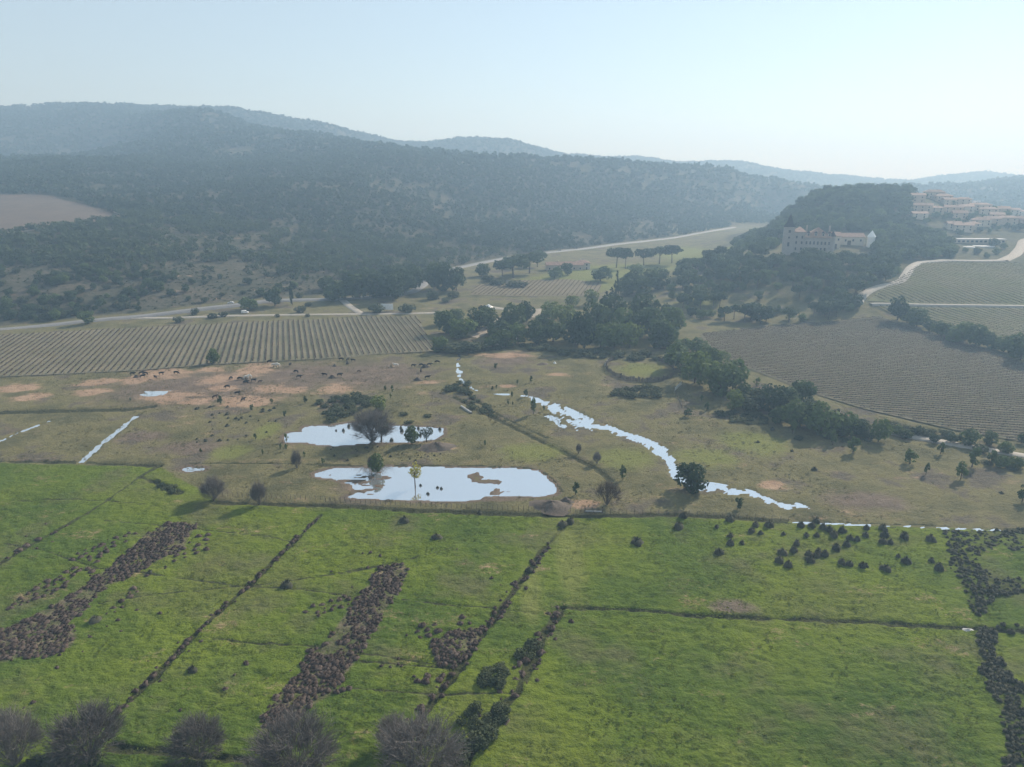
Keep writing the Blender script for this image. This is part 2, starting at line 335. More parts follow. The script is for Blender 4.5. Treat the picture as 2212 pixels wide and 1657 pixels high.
t = NT('still_water'); t.bsdf.inputs['Roughness'].default_value = 0.03; t.col((0.74, 0.76, 0.78)); t.bsdf.inputs['Metallic'].default_value = 0.85
t.bump(t.noise(0.8, 2), 0.04, 0.05); M['water'] = t.m
t = NT('far_sea'); t.bsdf.inputs['Roughness'].default_value = 0.25; t.col((0.08, 0.12, 0.16)); t.bsdf.inputs['Specular IOR Level'].default_value = 0.6; M['sea'] = t.m
# ------------------------------------------------------------------ outlines read from the photograph, laid on the ground
def W(pts): return np.array([at(*p) for p in pts])
def WH(pts): return np.array([hit(*p) for p in pts])
def inside(poly, x, y):
    x = np.asarray(x); y = np.asarray(y); r = np.zeros(x.shape, bool); n = len(poly)
    for i in range(n):
        x0, y0 = poly[i][:2]; x1, y1 = poly[(i + 1) % n][:2]
        c = ((y0 > y) != (y1 > y)) & (x < (x1 - x0) * (y - y0) / (y1 - y0 + 1e-12) + x0); r ^= c
    return r
def pdist(line, x, y, closed=False):
    d = np.full(np.shape(x), 1e9); n = len(line)
    for i in range(n if closed else n - 1):
        x0, y0 = line[i][:2]; x1, y1 = line[(i + 1) % n][:2]; L = (x1 - x0) ** 2 + (y1 - y0) ** 2 + 1e-9
        t_ = np.clip(((x - x0) * (x1 - x0) + (y - y0) * (y1 - y0)) / L, 0, 1)
        d = np.minimum(d, np.hypot(x - x0 - t_ * (x1 - x0), y - y0 - t_ * (y1 - y0)))
    return d
def sdist(poly, x, y):
    d = pdist(poly, x, y, True); return np.where(inside(poly, x, y), d, -d)
P5 = lambda *q: [Z(5, x, y) for x, y in q]
P4 = lambda *q: [Z(4, x, y) for x, y in q]
P6 = lambda *q: [Z(6, x, y) for x, y in q]
P7 = lambda *q: [Z(7, x, y) for x, y in q]
P8 = lambda *q: [Z(8, x, y) for x, y in q]
P9 = lambda *q: [Z(9, x, y) for x, y in q]
POND_A = W(P4((1785, 870), (1820, 840), (1900, 832), (1920, 800), (2000, 795), (2100, 790)) + P5((0, 795), (100, 783), (190, 773), (330, 780), (480, 795), (600, 798), (700, 805), (748, 812), (750, 848), (700, 875), (600, 890), (480, 900), (330, 897), (200, 910), (80, 920), (0, 917)) + P4((2080, 918), (1990, 912), (1920, 897), (1795, 902)))
POND_B = W(P5((-60, 1112), (-70, 1095), (0, 1072), (80, 1058), (300, 1053), (550, 1053), (900, 1058), (1200, 1063), (1340, 1078), (1400, 1118), (1440, 1158), (1472, 1200), (1440, 1225), (1350, 1240), (1100, 1237), (1010, 1242), (965, 1262), (880, 1270), (600, 1267), (400, 1260), (130, 1248), (190, 1218), (165, 1180), (150, 1160), (60, 1132)))
ISLES = [W(P5((905, 1097), (960, 1090), (1000, 1125), (1110, 1140), (1100, 1158), (1010, 1163), (930, 1145))), W(P5((1025, 1210), (1080, 1193), (1150, 1210), (1100, 1225), (1040, 1232))), W(P5((60, 1130), (250, 1115), (360, 1120), (350, 1170), (250, 1215), (150, 1170)))]
PUD_A = W(P4((1145, 1068), (1180, 1056), (1290, 1062), (1280, 1072), (1190, 1080)))
PUD_B = W(P4((865, 600), (930, 588), (905, 573), (1000, 576), (1075, 572), (1030, 598), (950, 605)))
DITCH_W = [W(P4((510, 1026), (665, 888), (862, 732))), W(P4((-150, 965), (0, 890), (95, 845), (315, 762)))]
STREAM = W(P5((850, 345), (835, 400), (850, 480), (870, 520), (915, 545), (940, 570), (1030, 592), (1200, 598), (1280, 602), (1350, 640), (1480, 690), (1600, 760), (1720, 800), (1800, 812), (1900, 852), (2000, 885), (2070, 905), (2130, 970), (2180, 1010)) + P6((10, 1060), (20, 1120), (110, 1185), (200, 1180), (280, 1172), (350, 1205), (480, 1215), (560, 1240), (640, 1280), (700, 1300), (800, 1295), (872, 1320)))
STREAM_R = .78 * np.array([1.0, .8, 2.2, 1.0, .8, .8, .7, .5, .9, 3.0, 6.0, 7.0, 6.0, 3.4, 3.2, 3.6, 4.6, 3.6, 2.6, 2.8, 3.4, 3.4, 3.6, 3.4, 3.0, 2.8, 2.8, 2.4, 3.0, 2.0, .6])
BRAID = W(P5((1395, 730), (1440, 745), (1500, 795), (1600, 815), (1720, 815), (1800, 812)))
RDITCH = W(P6((740, 1402), (1040, 1413), (1350, 1425), (1800, 1442), (2060, 1450)))
# dark cut ditches: polyline, half width, depth
DITCHES = [(W(P4((-600, 730), (0, 712), (830, 688), (950, 672))), 3.0, 1.1), (W(P4((-500, 1005), (0, 1017), (510, 1027), (1000, 1046))), 1.5, .8),
           (W(P4((1000, 1046), (880, 1118), (980, 1150), (1130, 1220))), 1.6, .6), (W(P5((815, 610), (960, 690), (1100, 755), (1400, 912), (1570, 990), (1720, 1062), (1805, 1135))), 1.7, .9),
           (W(P5((915, 615), (1100, 722), (1250, 800), (1400, 872))), 1.2, .5), (W(P4((1200, 1030), (1700, 1030), (2209, 1042))), .8, .5), (W(P5((0, 1045), (560, 1048), (1180, 1055), (1350, 1070), (1430, 1130), (1490, 1205))), 1.2, .9),
           (W(P5((-700, 1275), (0, 1300), (900, 1338), (1620, 1362)) + P6((0, 1352), (400, 1372), (750, 1400), (1400, 1425), (2209, 1460), (2700, 1475))), 1.6, .9),
           (W(P8((1490, 645), (1850, 655), (2209, 682)) + P9((0, 684), (300, 700), (900, 725), (1400, 750), (1920, 778), (2209, 790), (2600, 800))), 1.0, .8),
           (W(P7((500, 1500), (700, 1340), (860, 1200), (1250, 800), (1600, 480), (1900, 190), (2030, 60))), .9, .6), (W(P8((420, 1600), (560, 1400), (900, 960), (1150, 600), (1400, 260), (1500, 140))), 1.0, .6),
           (W(P8((850, 1650), (1010, 1400), (1200, 1200), (1300, 1000), (1400, 800), (1500, 650))), 1.4, .6), (W(P7((-200, 500), (0, 370), (240, 230), (420, 130), (640, 0)) + P4((880, 1120),)), .8, .4),
           (W(P7((700, 1530), (1000, 1555), (1300, 1590), (1550, 1600))), 1.0, .7)]
TRAILS = [W(q) for q in (P7((0, 240), (280, 290), (620, 400), (930, 430), (1300, 480), (1560, 515), (1900, 530), (2209, 575)), P7((620, 620), (900, 575), (1300, 530), (1700, 495), (2209, 425)) + P8((340, 385),), P8((490, 600), (800, 630), (1050, 650), (1340, 690)),
          P8((220, 985), (600, 1010), (880, 1040)), P8((100, 1150), (400, 1165), (700, 1195), (1200, 1190)), P8((0, 440), (340, 385), (800, 270)), P7((660, 100), (1100, 135), (1700, 200), (1850, 235)), P7((1250, 830), (1600, 870), (2000, 890)), P8((200, 930), (500, 970), (850, 1030)), P4((-200, 1280), (400, 1255), (700, 1270), (1000, 1300)))]
GREEN_EDGE = W(P4((-1500, 1010), (0, 1030), (510, 1040), (1000, 1052), (1320, 1232), (1420, 1290), (1900, 1290)) + P5((0, 1300), (900, 1338), (1620, 1360)) + P6((0, 1365), (740, 1405), (2209, 1462), (3200, 1490)))
SANDS = [(Z(4, 90, 565), 110, 25), (Z(4, 200, 612), 90, 18), (Z(4, 610, 522), 90, 18), (Z(4, 570, 582), 90, 18), (Z(4, 1020, 470), 170, 22), (Z(4, 1390, 500), 100, 20), (Z(4, 1620, 440), 100, 25), (Z(4, 1330, 445), 90, 14), (Z(4, 1090, 605), 120, 26), (Z(4, 1260, 645), 100, 18), (Z(4, 1540, 640), 150, 32), (Z(4, 1720, 560), 90, 16), (Z(4, 1850, 565), 80, 20), (Z(4, 2120, 560), 100, 22), (Z(4, 1420, 555), 90, 16), (Z(5, 640, 522), 60, 10), (Z(5, 90, 560), 90, 20), (Z(4, 880, 505), 80, 16),
         (Z(5, 1150, 350), 130, 12), (Z(5, 1460, 472), 50, 9), (Z(5, 1160, 545), 40, 6), (Z(6, 610, 1165), 70, 18), (Z(5, 1640, 1290), 70, 20), (Z(5, 700, 930), 90, 20)]
MUDS = [(Z(4, 1300, 550), 750, 110), (Z(4, 1900, 480), 400, 90), (Z(5, 300, 470), 420, 90), (Z(5, 230, 1165), 190, 60), (Z(5, 1150, 380), 200, 40), (Z(4, 900, 860), 200, 30), (Z(4, 1200, 930), 260, 40), (Z(9, 360, 640), 170, 40), (Z(5, 1030, 1250), 330, 20), (Z(6, 1200, 1270), 300, 60)]
DRYS = [(Z(8, 1550, 350), 120, 260), (Z(8, 1300, 560), 80, 200), (Z(4, 1450, 960), 160, 50), (Z(5, 1300, 960), 260, 60), (Z(5, 1900, 1000), 250, 70), (Z(6, 200, 990), 250, 70), (Z(5, 1990, 440), 200, 45), (Z(6, 500, 900), 260, 80), (Z(4, 1690, 820), 90, 60)]
# ------------------------------------------------------------------ ground sheet
NU = 690
us = np.linspace(-1.12, 1.12, NU)
Ys = np.concatenate([np.array([at(1105, p)[1] for p in np.linspace(2000, 705, 470)]), np.geomspace(420, 4500, 240)])
UU, YY = np.meshgrid(us, Ys); XX = UU * YY
ZZ = terrain(XX, YY)
near = YY < 470
x, y = XX[near], YY[near]
wobx = (fbm(x / 2.2, y / 2.2, 5, 3) - .5)
lump = (fbm(x / 2.0, y / 1.2, 8, 4) - .5)
yb = np.interp(x, GREEN_EDGE[np.argsort(GREEN_EDGE[:, 0]), 0], GREEN_EDGE[np.argsort(GREEN_EDGE[:, 0]), 1])
gsd = yb - y
relief = (fbm(x / 25, y / 25, 2, 3) - .5) * .5 + lump * np.where(gsd > 0, .80, .38)
floor_ = np.zeros_like(x); mud = np.zeros_like(x); dark = np.zeros_like(x); dry = np.zeros_like(x); sand = np.zeros_like(x)
relief *= sstep(-3, 8, np.abs(gsd) + 3)
rough_ = (fbm(x / 5, y / 5, 61, 3) - .5) * 1.0
for d_, hw, dep in DITCHES:
    dd = pdist(d_, x, y) + wobx * 1.2 + rough_
    k = sstep(hw, hw * .2, dd); floor_ -= dep * .75 * k; dark = np.maximum(dark, sstep(hw * 1.35, hw * .3, dd) * .78)
for d_ in TRAILS:
    dd = pdist(d_, x, y) + wobx * .5; k = sstep(.55, .1, dd); floor_ -= .22 * k; dark = np.maximum(dark, .75 * k)
wet = np.full_like(x, -50.0)
for poly in (POND_A, POND_B): wet = np.maximum(wet, sdist(poly, x, y) + wobx * 1.6)
for poly in (PUD_A, PUD_B): wet = np.maximum(wet, sdist(poly, x, y) + wobx * 1.0 + .3)
for poly in ISLES[:2]: wet = np.minimum(wet, -sdist(poly, x, y) + wobx * 3)
wet = np.minimum(wet, -sdist(ISLES[2], x, y) * .35 + (fbm(x / 3, y / 1.5, 31, 4) - .45) * 7)
pond_shore = sstep(-2.5, 0, wet)
mud = np.maximum(mud, sstep(-4.0, -.3, wet) * .75)
for d_, w_ in ((DITCH_W[0], 1.0), (DITCH_W[1], .7), (RDITCH, .8)):
    wet = np.maximum(wet, w_ - pdist(d_, x, y) + wobx * 1.6 - (.9 * (fbm(x / 9, y / 9, 77, 2) - .3) if d_ is RDITCH else 0))
sd = np.full_like(x, -50.0); core = np.full_like(x, -50.0)
for i in range(len(STREAM) - 1):
    (x0, y0), (x1, y1) = STREAM[i], STREAM[i + 1]; L = (x1 - x0) ** 2 + (y1 - y0) ** 2
    tt = np.clip(((x - x0) * (x1 - x0) + (y - y0) * (y1 - y0)) / L, 0, 1)
    dl = np.hypot(x - x0 - tt * (x1 - x0), y - y0 - tt * (y1 - y0)); rl = STREAM_R[i] * (1 - tt) + STREAM_R[i + 1] * tt
    sd = np.maximum(sd, rl - dl); core = np.maximum(core, rl * (.18 if 8 < i < 12 else .5) - dl)
sd = np.maximum(sd, 1.7 - pdist(BRAID, x, y))
br = fbm(x / 2.2, y / 3.6, 51, 4)
wet = np.maximum(wet, np.minimum(sd + wobx * 2.2, np.maximum((br - .46) * 18 + .3, core * 1.2 + wobx * 2.5)))
mud = np.maximum(mud, sstep(-2.5, .2, sd) * .45)
zc = relief + floor_
flat = sstep(-1.6, -.2, wet)
zc = np.where(wet > -1.6, zc * (1 - flat) - .02 * flat - .30 * sstep(-.25, .5, wet), zc)
zc = np.where((wet <= -.25) & (wet > -6), np.maximum(zc, -.1), zc)
zn = ZZ[near]; ZZ[near] = zn + zc * sstep(470, 430, y)
def blobs(lst, x, y):
    w = np.zeros_like(x)
    for (px, py), rx, ry in lst:
        cx, cyy = at(px, py); m_ = mpp(px, py, cyy); s_ = (H_CAM / math.hypot(cyy, H_CAM))
        a = rx * .3421 * m_ * 1.25; b = ry * .3421 * m_ / s_ * 1.5
        w = np.maximum(w, np.exp(-(((x - cx) / a) ** 2 + ((y - cyy) / b) ** 2) * .9))
    return w
sand = blobs(SANDS, x, y); mud = np.maximum(mud, blobs(MUDS, x, y) * .8); dry = blobs(DRYS, x, y) * .75
dark = np.where(wet > -.6, 0, dark)
zone = np.zeros((YY.size, 4), np.float32); zone2 = np.zeros((YY.size, 4), np.float32); zone[:, 3] = 1; zone2[:, 3] = 1
nf = near.ravel()
zone[nf, 0] = np.clip(.5 + gsd / 14, 0, 1); zone[nf, 1] = sand; zone2[nf, 0] = mud; zone2[nf, 1] = dark; zone2[nf, 2] = dry
xf, yf, zf = XX.ravel(), YY.ravel(), ZZ.ravel()
ROADLINE = WH([(-300, 735), (0, 712), (178, 695), (291, 685), (411, 671), (520, 659), (580, 650), (660, 648), (736, 646), (838, 639), (890, 632), (915, 615), (912, 597), (972, 582), (1040, 568), (1105, 555), (1180, 546), (1256, 538), (1330, 528), (1454, 514), (1520, 502), (1585, 491)])
yroad = np.interp(xf, ROADLINE[np.argsort(ROADLINE[:, 0]), 0], ROADLINE[np.argsort(ROADLINE[:, 0]), 1])
hillw = sstep(-6, 30, yf - yroad) * (xf < 230) + sstep(3, 16, zf) * (xf >= 230) * sstep(430, 520, yf)
zone[:, 2] = np.clip(hillw, 0, 1)
park = sstep(.36, .40, xf / yf) * sstep(430, 470, yf) * sstep(1000, 900, yf) * sstep(1.5, 6, zf)
zone[:, 2] *= 1 - .9 * park; zone2[:, 1] = np.maximum(zone2[:, 1], .52 * park)
zone2[:, 2] = np.maximum(zone2[:, 2], .8 * np.exp(-(((xf - 40) / 70) ** 2 + ((yf - 560) / 60) ** 2)) + .9 * np.exp(-(((xf - 200) / 60) ** 2 + ((yf - 760) / 130) ** 2)) + .8 * np.exp(-(((xf - 100) / 60) ** 2 + ((yf - 640) / 60) ** 2)) + .7 * np.exp(-(((xf - 130) / 25) ** 2 + ((yf - 470) / 25) ** 2)))
nr = len(Ys); ii = np.arange(nr - 1)[:, None] * NU + np.arange(NU - 1)[None]; ii = ii.ravel()
fq = np.stack([ii, ii + 1, ii + 1 + NU, ii + NU], 1)
gm = mesh_np('ground', np.stack([xf, yf, zf], 1), fq, [M['ground']], smooth=True)
for nm, dat in (('zone', zone), ('zone2', zone2)):
    a = gm.attributes.new(nm, 'FLOAT_COLOR', 'POINT'); a.data.foreach_set('color', dat.ravel())
tag(obj('ground', gm), kind='structure')
# far sea beyond the last ridge
tag(obj('sea', mesh_np('sea', [(-12000, 3700, -3), (12000, 3700, -3), (12000, 6000, -3), (-12000, 6000, -3)], [(0, 1, 2, 3)], [M['sea']])), kind='structure')
# ------------------------------------------------------------------ water sheets
def sheet(name, poly, z, mat):
    m = bpy.data.meshes.new(name); bm = bmesh.new()
    f = bm.faces.new([bm.verts.new((q[0], q[1], z)) for q in poly]); bmesh.ops.triangulate(bm, faces=[f]); bmesh.ops.recalc_face_normals(bm, faces=bm.faces)
    for f in bm.faces:
        if f.normal.z < 0: f.normal_flip()
    bm.to_mesh(m); bm.free(); m.materials.append(mat)
    return tag(obj(name, m), kind='structure')
def grow(poly, d):
    c = poly.mean(0); v = poly - c; L = np.hypot(v[:, 0], v[:, 1])[:, None]; return c + v * (L + d) / L
def ribbon(name, line, half, mat, off=.08, step=4.0, kind='structure', flat=None, crown=0.0):
    line = np.asarray(line)[:, :2]; pts = [line[0]]; wd = [half[0] if hasattr(half, '__len__') else half]
    for i in range(len(line) - 1):
        n = max(1, int(np.hypot(*(line[i + 1] - line[i])) / step))
        for k in range(1, n + 1):
            s_ = k / n; pts.append(line[i] * (1 - s_) + line[i + 1] * s_)
            wd.append(half[i] * (1 - s_) + half[i + 1] * s_ if hasattr(half, '__len__') else half)
    pts = np.array(pts); wd = np.array(wd)
    if len(pts) > 8:
        for _ in range(3): pts[1:-1] = (pts[:-2] + 2 * pts[1:-1] + pts[2:]) / 4
    tg = np.gradient(pts, axis=0); tg /= np.hypot(tg[:, 0], tg[:, 1])[:, None] + 1e-9; nn = np.stack([-tg[:, 1], tg[:, 0]], 1)
    vs = []; fs = []
    side = [1, 0, -1] if flat is not None else [1.35, 1, 0, -1, -1.35]     # land strips get low verges
    for q in side: vs.append(pts + nn * wd[:, None] * q)
    if flat is None:
        z = np.max([terrain(v[:, 0], v[:, 1]) for v in vs], axis=0); zz = [terrain(vs[0][:, 0], vs[0][:, 1]) - .25, z + off, z + off + crown, z + off, terrain(vs[4][:, 0], vs[4][:, 1]) - .25]
    else: zz = [np.full(len(pts), flat)] * 3
    n = len(pts); V = np.concatenate([np.column_stack([v, z]) for v, z in zip(vs, zz)])
    for k in range(len(side) - 1):
        a = np.arange(n - 1) + k * n; fs.append(np.stack([a, a + n, a + n + 1, a + 1], 1))
    return tag(obj(name, mesh_np(name, V, np.concatenate(fs), [mat], smooth=True)), kind=kind)
WL = -.16
sheet('pond', grow(POND_A, 1.5), WL, M['water']); sheet('pond', grow(POND_B, 1.5), WL, M['water'])
sheet('puddle', grow(PUD_A, .8), WL, M['water']); sheet('puddle', grow(PUD_B, .8), WL, M['water'])
ribbon('stream', STREAM, STREAM_R + 1.0, M['water'], flat=WL); ribbon('stream', BRAID, 2.6, M['water'], flat=WL - .006)
for d_, w_ in ((DITCH_W[0], 1.3), (DITCH_W[1], 1.0), (RDITCH, 1.2)): ribbon('ditch_water', d_, w_, M['water'], flat=WL - .003)
# ------------------------------------------------------------------ roads and tracks
ribbon('road', ROADLINE, 3.3, M['asphalt'], off=.28, crown=.05)
ribbon('track', WH([(287, 687), (380, 687), (513, 682), (640, 680), (753, 679), (860, 678), (945, 676)]), 1.9, M['track'], off=.2)
ribbon('track', WH([(740, 648), (755, 662), (779, 677)]), 2.2, M['track'], off=.33)
ribbon('track', WH([(1853, 652), (1856, 645), (1868, 632), (1890, 622), (1945, 609), (1958, 592), (1966, 578), (1985, 567), (2040, 563), (2100, 564), (2165, 563)]), 2.6, M['track'], off=.3)
ribbon('track', WH([(1880, 658), (1960, 659), (2100, 661), (2300, 664)]), 1.5, M['track'], off=.3)
ribbon('track', WH([(2165, 563), (2190, 552), (2205, 535), (2211, 520), (2260, 505)]), 3.6, M['dirt'], off=.35)
ribbon('track', WH(P6((1170, 795), (1350, 838), (1600, 880), (1900, 935), (2200, 985), (2600, 1050))), 1.8, M['track'], off=.3)
ribbon('track', WH([(0, 506), (80, 497), (150, 488), (230, 481), (270, 476), (283, 470), (270, 463), (250, 458)]), 2.8, M['dirt'], off=.5)
ribbon('track', WH([(Z(2, 930, 1500)), (Z(2, 1000, 1470)), (Z(2, 1020, 1440)), (Z(2, 1110, 1370)), (Z(2, 1330, 1370)), (Z(2, 1340, 1320))]), 2.4, M['dirt'], off=.2)
ribbon('track', WH([(Z(2, 1040, 1545)), (Z(2, 1090, 1550)), (Z(2, 1140, 1560))]), 3.2, M['dirt'], off=.2)
ribbon('track', WH([(Z(2, 1010, 1300)), (Z(2, 1090, 1320)), (Z(2, 1310, 1328))]), 2.6, M['track'], off=.2)
# ------------------------------------------------------------------ fields
def resample(line, n):
    line = np.asarray(line)[:, :2]; s_ = np.append(0, np.cumsum(np.hypot(*np.diff(line, axis=0).T))); q = np.linspace(0, s_[-1], n)
    return np.column_stack([np.interp(q, s_, line[:, k]) for k in (0, 1)])
def patch(name, top, bot, mat, off, ns=80, nt=24):
    a = resample(top, ns); b = resample(bot, ns); T = np.linspace(0, 1, nt)[:, None, None]
    g = a[None] * (1 - T) + b[None] * T; z = terrain(g[..., 0], g[..., 1]) + off
    V = np.concatenate([g, z[..., None]], 2).reshape(-1, 3); i = (np.arange(nt - 1)[:, None] * ns + np.arange(ns - 1)[None]).ravel()
    tag(obj(name, mesh_np(name, V, np.stack([i, i + ns, i + ns + 1, i + 1], 1), [mat], smooth=True)), kind='structure')
    return np.concatenate([a, b[::-1]])
LV = patch('vineyard_soil', WH([(-120, 738)] + P4((0, 225), (800, 182), (1500, 147), (2200, 117)) + P5((200, 110), (585, 108))), WH([(-120, 825)] + P4((0, 490), (830, 452), (1400, 408), (2209, 367)) + P5((300, 348), (690, 328))), M['soil_left'], .34)
RV = patch('vineyard_soil', WH(P6((160, 217), (700, 160), (1310, 107), (1800, 250), (2209, 402), (2700, 600))), WH(P6((240, 320), (440, 425), (870, 592), (1200, 692), (1800, 832), (2209, 902), (2700, 985))), M['soil_right'], .3)
UV = patch('vineyard_soil', WH([(1985, 570), (2060, 567), (2165, 567), (2230, 572), (2330, 585)]), WH([(1873, 651), (1960, 657), (2100, 659), (2230, 661), (2330, 663)]), M['soil_green'], .22)
DV = patch('vineyard_soil', WH([(1895, 662), (1980, 664), (2100, 665), (2230, 667), (2330, 670)]), WH([(1925, 678), (2010, 698), (2100, 728), (2211, 762), (2330, 800)]), M['soil_green'], .22)
M['soil_brown'] = soil('vineyard_soil_brown', (0.150, 0.125, 0.085), (0.195, 0.160, 0.110), (0.13, 0.13, 0.06), 0.6)
CV = patch('vineyard_soil', WH([(1030, 616), (1120, 606), (1230, 604), (1300, 612)]), WH([(1015, 638), (1110, 641), (1220, 640), (1290, 640)]), M['soil_brown'], .25, 40, 10)
RF = patch('bare_field', WH([(-200, 430), (0, 421), (60, 420), (115, 424), (150, 436)]), WH([(-200, 515), (0, 503), (110, 490), (200, 481), (275, 470)]), M['soil_red'], .4, 50, 30)
def vine_rows(poly, d0, spacing, gap, label, group, mat, hgt, wid, sub=1):
    d = np.array(d0, float); d /= np.hypot(*d); n = np.array([-d[1], d[0]]); o = poly @ n; k0, k1 = int(o.min() / spacing), int(o.max() / spacing)
    for k in range(k0, k1 + 1):
        c = k * spacing + .31; ts = []
        for i in range(len(poly)):
            a, b = poly[i] @ n - c, poly[(i + 1) % len(poly)] @ n - c
            if a * b < 0:
                t_ = a / (a - b); q = poly[i] * (1 - t_) + poly[(i + 1) % len(poly)] * t_; ts.append(q @ d)
        ts.sort()
        if len(ts) < 2 or ts[-1] - ts[0] < 6: continue
        s_ = np.arange(ts[0] + 1.5, ts[-1] - 1.5, gap); s_ = s_ + RNG.uniform(-.2, .2, len(s_)) * gap
        s_ = s_[RNG.random(len(s_)) > .04]
        if len(s_) < 3: continue
        P = s_[:, None] * d + c * n + RNG.normal(0, .07, (len(s_), 2))
        z = terrain(P[:, 0], P[:, 1]) + .22; m = len(P)
        h = hgt * RNG.uniform(.75, 1.25, m); w = wid * RNG.uniform(.7, 1.4, m); ln = gap * RNG.uniform(.40, .62, m)
        base = np.column_stack([P, z]); D3 = np.array([*d, 0.]); N3 = np.array([*n, 0.]); up = np.array([0, 0, 1.])
        # each vine: a leaning stump and an uneven head of canes along the wire
        v = [base - .06 * D3, base + .06 * D3, base + up * (h * .55)[:, None] + .05 * N3, base + up * (h * .45)[:, None] - .05 * N3,
             base - D3 * ln[:, None] + up * (h * .45)[:, None], base + D3 * ln[:, None] + up * (h * .45)[:, None],
             base + N3 * w[:, None] + up * (h * .62)[:, None], base - N3 * w[:, None] + up * (h * .6)[:, None], base + up * h[:, None] + D3 * RNG.uniform(-.3, .3, (m, 1))]
        V = np.stack(v, 1).reshape(-1, 3); b = np.arange(m)[:, None] * 9
        T = np.array([(0, 1, 2), (1, 0, 3), (4, 6, 8), (6, 5, 8), (5, 7, 8), (7, 4, 8), (4, 7, 6), (5, 6, 7)])
        F = (b[:, :, None] + T[None]).reshape(-1, 3)
        j = (np.arange(m - 1) * 9)[:, None]      # canes tied along the wire from one vine to the next
        F = np.concatenate([F, (j[:, :, None] + np.array([(5, 13, 15), (5, 15, 6), (5, 16, 13), (5, 7, 16)])[None]).reshape(-1, 3)])
        off = np.array([*P[0], z[0]])
        tag(obj('vine_row', mesh_np('vine_row', V - off, F, [mat]), None, tuple(off)), label, 'vine row', group)
pA, pB = at(*Z(6, 1300, 680)), at(*Z(6, 2209, 737))
vine_rows(LV, (-.325, 1), 3.0, 1.15, 'row of brown leafless vines in the pale vineyard by the road', 'vine rows of the left vineyard', M['vine'], 1.12, .30)
vine_rows(RV, (pB[0] - pA[0], pB[1] - pA[1]), 2.9, 1.0, 'row of dark vines in the large brown vineyard beside the tree hedge', 'vine rows of the right vineyard', M['vine'], .95, .34)
q0, q1 = hit(2000, 590), hit(2211, 658)
vine_rows(UV, (q1[0] - q0[0], q1[1] - q0[1]), 4.4, 1.2, 'vine row in the green sloping vineyard below the village', 'vine rows below the village', M['vine_green'], 1.2, .45)
q0, q1 = hit(1980, 668), hit(2211, 725)
vine_rows(DV, (q1[0] - q0[0], q1[1] - q0[1]), 4.4, 1.2, 'vine row in the narrow vineyard strip between track and hedge', 'vine rows between track and hedge', M['vine_green'], 1.2, .45)
q0, q1 = hit(1100, 610), hit(1060, 638)
vine_rows(CV, (q1[0] - q0[0], q1[1] - q0[1]), 3.4, 1.5, 'vine row in the small reddish vineyard at the centre', 'vine rows of the small central vineyard', M['vine'], .75, .25)
# ------------------------------------------------------------------ plant shapes (unit size: 1 wide, 1 high)
def leaf_quads(C, N, size, rng):
    """leaf clumps: a small bent quad at each centre, facing about N"""
    n = len(C); N = N / (np.linalg.norm(N, axis=1)[:, None] + 1e-9)
    a = np.cross(N, rng.normal(size=(n, 3))); a /= np.linalg.norm(a, axis=1)[:, None] + 1e-9; b = np.cross(N, a)
    s = size * rng.uniform(.6, 1.45, (n, 1)); k = rng.uniform(.55, 1.0, (n, 1))
    V = np.stack([C - a * s, C - b * s * k + N * s * .25, C + a * s, C + b * s * k], 1).reshape(-1, 3)
    i = np.arange(n)[:, None] * 4
    return V, (i[:, :, None] + np.array([(0, 1, 2), (0, 2, 3)])[None]).reshape(-1, 3)
def crown_arrays(shape, nl, n, size, seed):
    rng = np.random.default_rng(seed); cs = []; rs = []
    while len(cs) < nl:
        p = rng.uniform(-1, 1, 3)
        if np.linalg.norm(p) > 1: continue
        if shape == 'round': c = (p[0] * .36, p[1] * .36, .52 + p[2] * .33); r = rng.uniform(.13, .24)
        elif shape == 'umbrella': c = (p[0] * .38, p[1] * .38, .74 + p[2] * .10 - .12 * (p[0] ** 2 + p[1] ** 2)); r = rng.uniform(.10, .18)
        elif shape == 'low': c = (p[0] * .36, p[1] * .36, .34 + p[2] * .26); r = rng.uniform(.16, .26)
        elif shape == 'column':
            zz = rng.uniform(.08, .93); w = .42 * math.sin(min(1, zz * 2.2 + .25) * math.pi / 2) * (1 - max(0, zz - .35) / .65) ** .75
            an = rng.uniform(0, 6.28); q = rng.uniform(.3, .85) * w; c = (q * math.cos(an), q * math.sin(an), zz); r = max(.03, w * .38)
        elif shape == 'sparse': c = (p[0] * .36, p[1] * .36, .62 + p[2] * .30); r = rng.uniform(.08, .16)
        elif shape == 'slim': c = (p[0] * .30, p[1] * .30, .55 + p[2] * .38); r = rng.uniform(.08, .15)
        cs.append(c); rs.append(r)
    cs = np.array(cs); rs = np.array(rs); w = rs ** 2 / (rs ** 2).sum()
    k = rng.choice(nl, n * 2, p=w); d = rng.normal(size=(n * 2, 3)); d /= np.linalg.norm(d, axis=1)[:, None]
    zs = np.array([1, 1, .45 if shape == 'column' else .8]) if shape != 'column' else np.array([1, 1, .35])
    rad = rs[k][:, None] * rng.uniform(.72, 1.12, (n * 2, 1))
    C = cs[k] + d * rad * zs
    deep = np.zeros(len(C), bool)
    for j in range(nl): deep |= (np.linalg.norm((C - cs[j]) / zs, axis=1) < rs[j] * .66)
    keep = np.nonzero(~deep & (C[:, 2] > .02))[0][:n]
    return leaf_quads(C[keep], d[keep] + rng.normal(size=(len(keep), 3)) * .55 + np.array([0, 0, .25]), size, rng)
